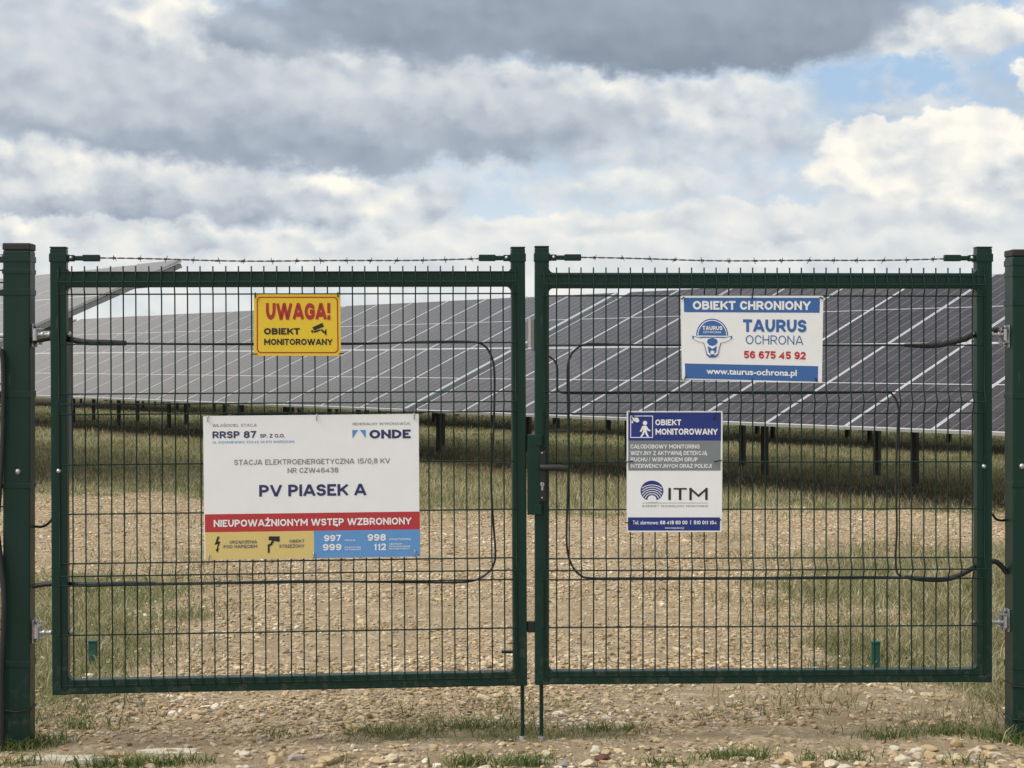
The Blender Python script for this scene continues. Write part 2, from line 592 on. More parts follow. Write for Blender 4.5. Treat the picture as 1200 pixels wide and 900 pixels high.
def grass_mask(x, y):
    """0 gravel .. 1 grown over"""
    w = (fbm(x * 0.8, y * 0.8, 21) - 0.5)
    wf = (fbm(x * 3.1, y * 3.1, 31) - 0.5)
    edge = 17.6 - 0.16 * np.clip(x, -6, 6) * -1 * 0.0 + 1.2 * ss(-x, 1.5, 5)
    field = ss(y + 2.6 * w + 1.6 * wf, edge - 1.7, edge + 0.7)
    rx = x - (1.66 + 0.10 * (y - 8) * ss(y, 8, 14)) + 1.3 * w + 0.9 * wf
    right = 0.92 * ss(rx, -0.42, 0.55) * ss(y, 6.55, 6.95) * (1 - ss(y + 1.4 * w + wf, 12.4, 14.6))
    lx = -x - (1.84 + 0.06 * (y - 8)) + 0.9 * w + 0.5 * wf
    left = ss(lx, -0.45, 0.45) * ss(y, 6.7, 7.0) * (1 - ss(y + 1.4 * w + wf, 10.6, 13.4)) * 0.8
    strip = ss(0.20 - np.abs(y - 6.83 + 0.2 * w), 0.0, 0.15) * ss(0.75 - np.abs(x + 0.08), 0, 0.3) * ss(wf, -0.2, 0.05)
    strip2 = ss(0.26 - np.abs(y - 7.0 + 0.3 * w), 0.0, 0.2) * ss(wf, -0.05, 0.2) * 0.6
    patch = ss(fbm(x * 1.1, y * 0.9, 77), 0.50, 0.70) * (1 - ss(y, 15, 17)) * ss(y, 6.9, 7.2) * 0.34
    return np.clip(np.maximum.reduce([field, right, left, strip, strip2, patch]), 0, 1)


def grown_mask(x, y):
    g = grass_mask(x, y)
    return np.where(y < 7.35, g * 0.55, g) * ss(g, 0.12, 0.5)


def soil_mask(x, y):
    n = rowcoord(x, y)
    w = (fbm(x * 0.5, y * 0.5, 41) - 0.5) * 2.4 + (fbm(x * 2, y * 2, 43) - 0.5) * 1.2
    ph = (n - NB - 1.1 + PITCH * 60) % PITCH
    ph = np.minimum(ph, PITCH - ph)
    return ss(1.15 - ph - w * 0.5, -0.1, 0.5) * ss(n, NB - 1.6, NB - 0.6)


def build_ground():
    def axis(a):
        return np.array(sorted(set(a)))
    xs = axis(list(np.round(np.arange(-9, 9.01, 0.1), 3)) + [s * q for s in (-1, 1) for q in np.round(np.geomspace(9.3, 2500, 40), 2)])
    ys = axis(list(np.round(np.arange(3.5, 24.01, 0.1), 3)) + list(np.round(np.arange(24.5, 60, 0.5), 2)) + list(np.round(np.geomspace(60, 4000, 30), 1)) + list(np.round(-np.geomspace(0.5, 400, 14) + 3.6, 2)))
    X, Y = np.meshgrid(xs, ys)
    Z = ground_z(X, Y)
    nx, ny = len(xs), len(ys)
    idx = np.arange(nx * ny).reshape(ny, nx)
    q = np.stack([idx[:-1, :-1], idx[:-1, 1:], idx[1:, 1:], idx[1:, :-1]], -1).reshape(-1, 4)
    me = bpy.data.meshes.new('ground')
    me.from_pydata(np.stack([X, Y, Z], -1).reshape(-1, 3).tolist(), [], q.tolist())
    me.polygons.foreach_set('use_smooth', np.ones(len(q), bool))
    for nm, fn in (('grown', grown_mask), ('soil', soil_mask)):
        at = me.attributes.new(nm, 'FLOAT', 'POINT')
        at.data.foreach_set('value', fn(X, Y).astype(np.float32).ravel())
    m = bpy.data.materials.new('ground')
    m.use_nodes = True
    t = NT(m.node_tree)
    b = t.n['Principled BSDF']
    b.inputs['Roughness'].default_value = 0.95
    b.inputs['Specular IOR Level'].default_value = 0.2
    P = t.n.new('ShaderNodeTexCoord').outputs['Object']

    def attr(n):
        a = t.n.new('ShaderNodeAttribute')
        a.attribute_name = n
        return a.outputs['Fac']
    big = t.noise(P, 0.5, 5, 0.6)
    mid = t.noise(P, 6, 6, 0.65)
    fine = t.noise(P, 70, 5, 0.7)
    dirt = t.mix(big, (0.28, 0.210, 0.130), (0.40, 0.315, 0.205))
    dirt = t.mix(t.m('MULTIPLY', fine, 0.6), dirt, (0.22, 0.155, 0.09))
    vc = t.n.new('ShaderNodeTexVoronoi')
    t.l.new(P, vc.inputs['Vector'])
    vc.inputs['Scale'].default_value = 42
    cv = t.sep(vc.outputs['Color'])[0]
    grit = t.ramp(cv, STONE)
    dirt = t.mix(t.smooth(mid, 0.42, 0.62), dirt, grit)
    turf = t.mix(fine, (0.095, 0.095, 0.038), (0.28, 0.235, 0.125))
    turf = t.mix(t.smooth(big, 0.35, 0.65), turf, t.mix(mid, (0.065, 0.085, 0.026), (0.17, 0.165, 0.068)))
    soil = t.mix(mid, (0.060, 0.036, 0.022), (0.130, 0.085, 0.052))
    c = t.mix(t.smooth(t.m('ADD', attr('grown'), t.m('MULTIPLY', t.m('SUBTRACT', fine, 0.5), 0.6)), 0.35, 0.65), dirt, turf)
    c = t.mix(t.m('MULTIPLY', attr('soil'), t.smooth(fine, 0.25, 0.6)), c, soil)
    t.l.new(c, b.inputs['Base Color'])
    h = t.m('ADD', t.m('MULTIPLY', vc.outputs['Distance'], -0.6), t.m('MULTIPLY', fine, 0.8))
    t.l.new(t.bump(h, 0.9, 0.02), b.inputs['Normal'])
    me.materials.append(m)
    o = bpy.data.objects.new('ground', me)
    COL.objects.link(o)
    o['kind'] = 'structure'


build_ground()


# ------------------------------------------------------------------ gravel, stones
def ico(sub):
    bm = bmesh.new()
    bmesh.ops.create_icosphere(bm, subdivisions=sub, radius=1)
    bm.verts.index_update()
    v = np.array([x.co[:] for x in bm.verts])
    f = np.array([[x.index for x in q.verts] for q in bm.faces])
    bm.free()
    return v, f


def stone_cloud(x, y, size, sub, sink=0.25):
    n = len(x)
    V, F = ico(sub)
    nv = len(V)
    sc = np.stack([size * RNG.uniform(0.8, 1.5, n), size * RNG.uniform(0.65, 1.1, n), size * RNG.uniform(0.35, 0.75, n)], -1)
    P = V[None] * (1 + RNG.uniform(-0.33, 0.33, (n, nv, 1)))
    P = np.sign(P) * np.abs(P) ** 0.82
    P = P * sc[:, None]
    a = RNG.uniform(0, 2 * np.pi, n)
    tl = RNG.normal(0, 0.28, n)
    cb, sb = np.cos(tl)[:, None], np.sin(tl)[:, None]
    Px, Pz = P[..., 0] * cb - P[..., 2] * sb, P[..., 0] * sb + P[..., 2] * cb
    ca, sa = np.cos(a)[:, None], np.sin(a)[:, None]
    X = Px * ca - P[..., 1] * sa + x[:, None]
    Y = Px * sa + P[..., 1] * ca + y[:, None]
    Z = Pz + (ground_z(x, y) + sc[:, 2] * (1 - 2 * sink) * 0.9)[:, None]
    v = np.stack([X, Y, Z], -1).reshape(-1, 3)
    f = (F[None] + (np.arange(n) * nv)[:, None, None]).reshape(-1, 3)
    return v, f


def scatter(n, y0, y1, power=1.0, margin=0.9):
    y = y0 + (y1 - y0) * RNG.random(n) ** power
    x = (RNG.random(n) * 2 - 1) * (0.315 * y + margin)
    return x, y


def build_gravel():
    vs, fs, base = [], [], 0
    for n, y0, y1, lo, hi, sub, pw in ((60000, 5.75, 8.6, 0.004, 0.014, 1, 1.0), (1900, 5.75, 8.8, 0.013, 0.028, 1, 1.0), (1300, 5.7, 6.42, 0.010, 0.030, 1, 1.0),
                                       (110000, 8.4, 18.9, 0.0045, 0.0145, 1, 0.8), (700, 8.4, 18.5, 0.014, 0.026, 1, 0.8)):
        x, y = scatter(n, y0, y1, pw)
        g = grass_mask(x, y)
        bare = fbm(x * 1.1 + 7, y * 2.2, 55)
        keep = RNG.random(n) > g * 1.15
        # the wheel track in front of the gate is sandy, with stones pushed to its near edge
        track = ss(y, 6.05, 6.2) * (1 - ss(y, 6.7, 6.95))
        keep &= RNG.random(n) > track * 0.78
        keep &= RNG.random(n) > 0.85 * ss(bare, 0.50, 0.68)
        x, y = x[keep], y[keep]
        s = lo + (hi - lo) * RNG.random(len(x)) ** 2.2
        v, f = stone_cloud(x, y, s, sub)
        vs.append(v)
        fs.append(f + base)
        base += len(v)
    o = rename_mesh('gravel', np.concatenate(vs), np.concatenate(fs), M['gravel'])
    tag(o, kind='stuff', label='beige crushed limestone gravel spread under and behind the gate')


build_gravel()


def px_ground(px, py):
    d = FPX * CAMZ / (py - HY)
    return (px - 600) / FPX * d, d


def rock(px, py, w, label, mats, squash=0.6, seed=0, group='loose stones at the front edge of the track', name='stone'):
    x, y = px_ground(px, py)
    rr = random.Random(seed)
    bm = bmesh.new()
    bmesh.ops.create_icosphere(bm, subdivisions=3, radius=1)
    planes = [Vector((rr.uniform(-1, 1), rr.uniform(-1, 1), rr.uniform(-.5, 1))).normalized() for _ in range(14)]
    cuts = [rr.uniform(0.48, 0.85) for _ in planes]
    rx, ry = w / 2, w / 2 * rr.uniform(0.65, 0.95)
    for v in bm.verts:
        p = v.co.copy()
        for pl, c in zip(planes, cuts):
            d = p.dot(pl)
            if d > c:
                p -= pl * (d - c) * 0.92
        p *= 1 + rr.uniform(-0.025, 0.025)
        v.co = Vector((p.x * rx, p.y * ry, p.z * rx * squash))
    bmesh.ops.rotate(bm, verts=bm.verts[:], cent=(0, 0, 0), matrix=Matrix.Rotation(rr.uniform(-0.6, 0.6), 3, 'Z'))
    mb = MB()
    mb.bm(bm, 0, False)
    o = mb.build(name, mats, loc=(x, y, float(ground_z(x, y)) + rx * squash * 0.45))
    return tag(o, label, 'stone', group)


def stone_mat(name, c):
    m = mat(name, c, 0.9, 0, 0.35, 24, 0.8, 60)
    return m


SM = dict(tan=stone_mat('tan_limestone', (0.40, 0.30, 0.17)), pale=stone_mat('pale_limestone', (0.50, 0.43, 0.31)), red=stone_mat('reddish_stone', (0.105, 0.045, 0.035)),
          grey=stone_mat('grey_stone', (0.25, 0.24, 0.225)), white=stone_mat('chalky_stone', (0.47, 0.42, 0.325)))

# ------------------------------------------------------------------ grass
def blades(x, y, h, w, bend, zoff=0.0):
    n = len(x)
    a = RNG.uniform(0, 2 * np.pi, n)
    dx, dy = np.cos(a), np.sin(a)                     # width direction
    b = RNG.uniform(0, 2 * np.pi, n)
    bx, by = np.cos(b) * bend * h, np.sin(b) * bend * h
    z = ground_z(x, y) - 0.008 + zoff
    P = np.zeros((n, 5, 3))
    for i, (t, ww) in enumerate(((0, 1.0), (0, 1.0), (0.55, 0.75), (0.55, 0.75), (1, 0))):
        s = (1 if i % 2 else -1) * ww * w / 2
        P[:, i, 0] = x + dx * s + bx * t * t
        P[:, i, 1] = y + dy * s + by * t * t
        P[:, i, 2] = z + h * (t - 0.28 * bend * t * t)
    F = np.array([[0, 1, 3], [0, 3, 2], [2, 3, 4]])
    f = (F[None] + (np.arange(n) * 5)[:, None, None]).reshape(-1, 3)
    return P.reshape(-1, 3), f


def clumped(n, y0, y1, k=6, spread=0.05, power=1.0, margin=1.0):
    cx, cy = scatter(n // k, y0, y1, power, margin)
    x = np.repeat(cx, k) + RNG.normal(0, spread, len(cx) * k)
    y = np.repeat(cy, k) + RNG.normal(0, spread, len(cx) * k)
    return x, y


def make_grass(name, material, parts, label):
    vs, fs, base = [], [], 0
    for x, y, h, w, bend in parts:
        v, f = blades(x, y, h, w, bend)
        vs.append(v)
        fs.append(f + base)
        base += len(v)
    o = rename_mesh(name, np.concatenate(vs), np.concatenate(fs), material)
    tag(o, label, kind='stuff')


def build_grass():
    def field(n, y0, y1, hlo, hhi, w, pw=1.0, dry=None, k=5, spread=0.06):
        x, y = clumped(n, y0, y1, k, spread, pw)
        g = grass_mask(x, y)
        keep = (RNG.random(len(x)) < g) & (RNG.random(len(x)) > 0.72 * soil_mask(x, y))
        if dry is not None:
            d = ss(fbm(x * 0.35, y * 0.8, 91), 0.42, 0.60)
            d = np.maximum(0.25 + 0.6 * d, ss(20.2 - y, 0, 2.0) * 0.9)
            r = RNG.random(len(x))
            keep &= (r < d) if dry else (r >= d)
        x, y = x[keep], y[keep]
        h = (hlo + (hhi - hlo) * RNG.random(len(x)) ** 1.5) * (0.6 + 0.8 * fbm(x * 1.7, y * 1.7, 12))
        return x, y, h, w * RNG.uniform(0.7, 1.3, len(x)), RNG.uniform(0.2, 0.9, len(x))
    make_grass('field_grass', M['grass'], [field(150000, 15.5, 30, 0.03, 0.10, 0.007, 1.0, False), field(90000, 30, 62, 0.04, 0.11, 0.016, 0.9, False)],
               'short green grass growing between and under the rows of solar panels')
    make_grass('dry_field_grass', M['dry'], [field(150000, 15.5, 30, 0.03, 0.13, 0.006, 1.0, True), field(70000, 30, 62, 0.04, 0.12, 0.014, 0.9, True)],
               'straw coloured grass growing in the field where the gravel ends')

    def near(n, fn, y0, y1, hlo, hhi, w, k=9, spread=0.035, pw=1.0):
        x, y = clumped(n, y0, y1, k, spread, pw)
        keep = (RNG.random(len(x)) < fn(x, y) * grass_mask(x, y)) & (y < 17)
        # trodden spot in front of the marker stake
        keep &= ~((np.abs(x - 0.211 * y) < 0.055) & (y > 7.5) & (y < 8.36) & (RNG.random(len(x)) < 0.85))
        x, y = x[keep], y[keep]
        h = (hlo + (hhi - hlo) * RNG.random(len(x)) ** 1.7) * (0.55 + 0.9 * fbm(x * 2.3, y * 2.3, 14))
        return x, y, h, w * RNG.uniform(0.6, 1.3, len(x)), RNG.uniform(0.35, 1.35, len(x))
    make_grass('verge_grass', M['dry'], [
        near(300000, lambda x, y: ss(x, 0.7, 1.5) * (0.45 + 0.55 * ss(fbm(x * 2.6, y * 1.4, 63), 0.38, 0.6)), 6.4, 14.8, 0.02, 0.145, 0.0045),
        near(170000, lambda x, y: ss(-x, 1.2, 1.9) * 0.8 * (0.4 + 0.6 * ss(fbm(x * 2.6, y * 1.4, 64), 0.38, 0.6)), 6.6, 13.6, 0.02, 0.11, 0.0045),
        near(80000, lambda x, y: 0.8 * (np.abs(x) < 1.9), 7.0, 17, 0.015, 0.06, 0.005, 7, 0.05)],
        'tall half dry grass growing beside the gravel track')
    make_grass('low_grass', M['tuft'], [
        near(120000, lambda x, y: 0.40 * ss(1.3 - np.abs(x), 0, 0.3) * ss(fbm(x * 5, y * 5, 8), 0.3, 0.6), 6.5, 7.5, 0.015, 0.08, 0.004, 8, 0.03),
        near(70000, lambda x, y: ss(-x, 1.3, 1.9) * 0.7, 6.6, 13, 0.04, 0.14, 0.004),
        near(80000, lambda x, y: ss(x, 1.0, 1.6) * 0.45, 6.4, 14, 0.03, 0.12, 0.004),
        near(60000, lambda x, y: 0.40 + 0 * x, 6.9, 17, 0.02, 0.065, 0.005)],
        'low green grass growing in patches under the gate and on the gravel')
    # tufts along the near edge of the track
    xs, ys = [], []
    for px, py, n, s in ((150, 896, 420, 0.11), (235, 893, 60, 0.06), (20, 895, 90, 0.07), (548, 895, 220, 0.05), (615, 895, 260, 0.06), (860, 890, 280, 0.07), (1000, 893, 110, 0.05), (460, 858, 160, 0.10), (560, 852, 240, 0.12), (700, 856, 160, 0.10),
                         (780, 897, 70, 0.06), (1128, 896, 70, 0.05), (60, 868, 90, 0.06), (90, 850, 110, 0.08), (330, 862, 40, 0.06), (14, 877, 220, 0.05), (44, 872, 160, 0.04), (1176, 868, 220, 0.05), (1205, 874, 160, 0.05), (1120, 862, 200, 0.09), (1040, 864, 140, 0.09), (945, 893, 50, 0.03), (400, 895, 30, 0.03)):
        x, y = px_ground(px, py)
        xs.append(RNG.normal(x, s, n))
        ys.append(RNG.normal(y, 0.03, n))
    x, y = np.concatenate(xs), np.concatenate(ys)
    make_grass('edge_tufts', M['weed'], [(x, y, RNG.uniform(0.025, 0.085, len(x)), RNG.uniform(0.003, 0.006, len(x)), RNG.uniform(0.3, 1.1, len(x)))],
               'small green grass tufts growing along the near edge of the dirt track')


build_grass()

# ------------------------------------------------------------------ solar tables
MW, ML, GAP = 1.146, 2.2375, 0.008
TH = math.degrees(AZ) - 90


def module_mesh():
    mb = MB()
    f, t = 0.011, 0.035
    o_ = [(0, 0), (MW, 0), (MW, ML), (0, ML)]
    i_ = [(f, f), (MW - f, f), (MW - f, ML - f), (f, ML - f)]
    top = [(x, y, 0) for x, y in o_]
    tin = [(x, y, 0) for x, y in i_]
    gl = [(x, y, -0.002) for x, y in i_]
    bot = [(x, y, -t) for x, y in o_]
    for k in range(4):
        k2 = (k + 1) % 4
        mb.add([top[k], top[k2], tin[k2], tin[k]], [(0, 1, 2, 3)], 0)
        mb.add([tin[k], tin[k2], gl[k2], gl[k]], [(0, 1, 2, 3)], 0)
        mb.add([bot[k], bot[k2], top[k2], top[k]], [(0, 1, 2, 3)], 0)
    mb.add(gl, [(0, 1, 2, 3)], 1)
    mb.add(bot, [(3, 2, 1, 0)], 2)
    o = mb.build('solar_panel', [M['alu'], M['cells'], M['back']])
    me = o.data
    bpy.data.objects.remove(o)
    return me


MODULE = module_mesh()


def post_mesh(h):
    """C-profile ramming post, open to the row"""
    mb = MB()
    w, d, t = 0.085, 0.055, 0.006
    mb.box((-w / 2, -d / 2, -0.25), (w / 2, -d / 2 + t, h))
    mb.box((-w / 2, -d / 2 + t, -0.25), (-w / 2 + t, d / 2, h))
    mb.box((w / 2 - t, -d / 2 + t, -0.25), (w / 2, d / 2, h))
    return mb


def solar_table(x, y, zb, ncol, label, front_r=2.1, rear_r=3.7, group=None, detail=True, posts=True, step=2.45, post_mat='post', offs=(2.3, 3.5)):
    """x, y, zb: right-hand front corner of the glass; columns run away to the left"""
    t = empty('solar_panel_table', (x, y, float(ground_z(x, y))))
    t.rotation_euler = (0, 0, R(TH))
    tag(t, label, 'solar panels', group)
    z0 = zb - float(ground_z(x, y))
    ct, st = math.cos(TILT), math.sin(TILT)
    pitch = MW + GAP
    L = ncol * pitch
    if detail:
        for k in range(ncol):
            for v in (0, 1):
                o = bpy.data.objects.new('solar_panel', MODULE)
                COL.objects.link(o)
                o.parent = t
                s = v * (ML + GAP)
                o.location = (-(k + 1) * pitch + GAP / 2, s * ct, z0 + s * st)
                o.rotation_euler = (TILT + random.gauss(0, 0.0012), random.gauss(0, 0.0012), 0)
    else:
        mb = MB()
        for k in range(ncol):
            for v in (0, 1):
                me_v = [tuple(q.co) for q in MODULE.vertices]
                s0 = v * (ML + GAP)
                pts = [(-(k + 1) * pitch + GAP / 2 + q[0], (s0 + q[1]) * ct - q[2] * st, z0 + (s0 + q[1]) * st + q[2] * ct) for q in me_v]
                for pl in MODULE.polygons:
                    mb.add([pts[i] for i in pl.vertices], [tuple(range(len(pl.vertices)))], pl.material_index)
        mb.build('panel_array', [M['alu'], M['alu'], M['back']], t).data.materials[1] = M['cells_far']
    # purlins and rafters under the glass
    mb = MB()
    rot = Matrix.Translation((0, 0, z0)) @ Matrix.Rotation(TILT, 4, 'X')
    n_ = int((L - 0.6) // step)
    rr_ = [-(0.55 + i * step) for i in range(n_ + 1)]
    for q in rr_ + [-0.032, -L + 0.032]:
        mb.box((q - 0.03, 0.03, -0.092), (q + 0.03, 4.46, -0.037), mtx=rot)
    for s in (0.45, 1.75, 2.75, 4.05):
        mb.box((-L + 0.08, s - 0.03, -0.165), (-0.07, s + 0.03, -0.094), mtx=rot)
    mb.build('support_frame', M['steel'], t)
    if posts:
        for off, start in ((offs[0], front_r), (offs[1], rear_r)):
            q = start
            while q < L - 0.15:
                if q > 0.1:
                    wx, wy = x + RX * q + NX * off, y + RY * q + NY * off
                    gz = float(ground_z(wx, wy)) - float(ground_z(x, y))
                    top = z0 + off * math.tan(TILT) - 0.165 / ct
                    pm = post_mesh(top - gz)
                    pm.build('post', M[post_mat], t, loc=(-q, off, gz))
                q += step
    return t


cf = mat('solar_cells_far', (0.016, 0.015, 0.02), 0.2)
M['cells_far'] = cf

X0, Y0, ZB = 4.219, 17.34, 0.795


def along(k, n=0.0):
    return X0 + RX * k + NX * n, Y0 + RY * k + NY * n


PC = MW + GAP
kA = -6
ax, ay = along(kA * PC)
solar_table(ax, ay, ZB, 14, 'near table of dark solar panels behind the leaf with the black handle', front_r=(2.1 - kA * PC) % 2.45, rear_r=(3.7 - kA * PC) % 2.45,
            group='solar panel tables of the front row')
kB = 8 * PC + 0.31
bx, by = along(kB)
NCB = 18
table_b = solar_table(bx, by, ZB, NCB, 'long grey table of solar panels behind the yellow warning sign', front_r=(2.1 - kB) % 2.45, rear_r=(3.7 - kB) % 2.45,
            group='solar panel tables of the front row')
# pale cable duct down the end of the long table
mb = MB()
mt = Matrix.Translation((0, 0, ZB - table_b.location.z)) @ Matrix.Rotation(TILT, 4, 'X')
mb.box((0.012, 0.03, -0.085), (0.085, 4.30, 0.012), bev=0.012, mtx=mt)
mb.box((0.006, 4.302, -0.09), (0.091, 4.42, 0.018), bev=0.012, mtx=mt)
mb.build('cable_duct', M['duct'], table_b)
kB2 = kB + NCB * PC + 0.31
bx, by = along(kB2)
solar_table(bx, by, ZB, 14, 'farthest pale table of the front row, by the left gate post', front_r=(2.1 - kB2) % 2.45, rear_r=(3.7 - kB2) % 2.45,
            group='solar panel tables of the front row')
# the nearer row whose end shows at the left
zc = 0.895
Zt = 1.222 / 121 * FPX
tx, ty = -387 / FPX * Zt, Zt
cx_, cy_ = tx - NX * 4.491 * math.cos(TILT), ty - NY * 4.491 * math.cos(TILT)
solar_table(cx_, cy_, zc, 10, 'raised end of a pale solar panel table beside the left gate post', front_r=0.95, rear_r=0.95, post_mat='frame_post', offs=(1.8, 3.12))
# rows behind: only their posts show under the front row
for row in range(1, 6):
    for j in range(-1, 4):
        k = j * (14 * PC + 0.31) + (1.9 * row) % 3
        x, y = along(k, row * PITCH)
        if abs(x) > 0.36 * y + 14:
            continue
        solar_table(x, y, ZB, 14, 'solar panel table standing on steel posts farther back behind the front row', front_r=0.7, rear_r=2.3,
                    group='solar panel tables of the rows behind', detail=False)


# ------------------------------------------------------------------ the gate
class Plane:
    """a leaf: local x along it, y into depth, z up; pixels of the photo are measured on its face"""
    def __init__(self, bl, br):
        bl, br = Vector(bl), Vector(br)
        x = (br - bl).normalized()
        z = (Vector((0, 0, 1)) - x * x.z).normalized()
        y = z.cross(x)
        self.m = Matrix.Translation(bl) @ Matrix((x, y, z)).transposed().to_4x4()
        self.i = self.m.inverted()
        self.w = (br - bl).length

    def at(self, px, py, off=0.0):
        d = Vector(((px - 600) / FPX, 1.0, -(py - HY) / FPX))
        o = self.i @ Vector((0, 0, CAMZ))
        dl = self.i.to_3x3() @ d
        t = (off - o.y) / dl.y
        p = o + dl * t
        return Vector((p.x, off, p.z))


def pw(px, py, d):
    return Vector(((px - 600) / FPX * d, d, CAMZ - (py - HY) / FPX * d))


LL = Plane(pw(61, 815, 6.52), pw(618, 804, 6.66))
RL = Plane(pw(627, 803, 6.66), pw(1163, 800, 6.71))


def smooth_path(pts, n=6):
    P = [Vector(p) for p in pts]
    out = []
    for i in range(len(P) - 1):
        p0, p1, p2, p3 = P[max(i - 1, 0)], P[i], P[i + 1], P[min(i + 2, len(P) - 1)]
        for k in range(n):
            t = k / n
            out.append(0.5 * ((2 * p1) + (p2 - p0) * t + (2 * p0 - 5 * p1 + 4 * p2 - p3) * t * t + (3 * p1 - p0 - 3 * p2 + p3) * t ** 3))
    out.append(P[-1])
    return out


def wire_mesh(mb, xs, zs, folds, ztop, zbot, x0, x1, yw=-0.004, bulge=0.024, rv=0.0029, rh=0.0031):
    """welded mesh: verticals pressed into V-folds; horizontals behind them"""
    path = [(ztop, 0)]
    for a, m, b in folds:
        path += [(a + 0.002, 0), (m, bulge), (b - 0.002, 0)]
    path.append((zbot, 0))
    for x in xs:
        mb.tube([(x, yw - b, z) for z, b in path], rv, 0, 6)
    for z in zs:
        d = 0
        for a, m, b in folds:
            if abs(z - m) < 1e-6:
                d = bulge
        mb.tube([(x0, yw + 0.005 - d, z), (x1, yw + 0.005 - d, z)], rh, 0, 6)


def barbed(mb, a, b, seed):
    a, b = Vector(a), Vector(b)
    L = (b - a).length
    d = (b - a).normalized()
    u = d.orthogonal().normalized()
    w = d.cross(u)
    rr = random.Random(seed)
    n = int(L / 0.010)

    def c(s):
        return a + d * s + Vector((0, 0, -0.010 * math.sin(math.pi * s / L) + 0.0015 * math.sin(s * 9)))
    for ph in (0, math.pi):
        mb.tube([c(L * i / n) + (u * math.cos(i * 0.9 + ph) + w * math.sin(i * 0.9 + ph)) * 0.0019 for i in range(n + 1)], 0.0016, 0, 5)
    s = 0.05
    while s < L - 0.03:
        ang = rr.uniform(0, 6.28)
        for j in range(2):
            an = ang + j * 1.5
            e = (u * math.cos(an) + w * math.sin(an))
            p = c(s + 0.006 * j)
            sl = d * rr.uniform(-0.008, 0.008)
            mb.tube([p - e * 0.013 - sl, p + e * 0.013 + sl], 0.0013, 0, 4)
            ring = [p + d * (0.004 * (i / 10 - 0.5)) + (u * math.cos(i * 1.26) + w * math.sin(i * 1.26)) * 0.0042 for i in range(11)]
            mb.tube(ring, 0.0013, 0, 4)
        s += 0.1 + rr.uniform(-0.012, 0.012)


def dome_bolt(parent, p, r=0.0085, name='bolt', axis=(0, -1, 0)):
    mb = MB()
    mb.lathe(p, axis, [(r * 1.15, 0), (r * 1.1, 0.002), (r * 0.95, 0.005), (r * 0.6, 0.0078), (r * 0.2, 0.009)], 0, 14)
    return mb.build(name, M['zinc'], parent)


def hex_nut(mb, p, axis, r, h):
    mb.lathe(p, axis, [(r * 0.92, 0), (r, 0.001), (r, h - 0.001), (r * 0.92, h)], 0, 6)


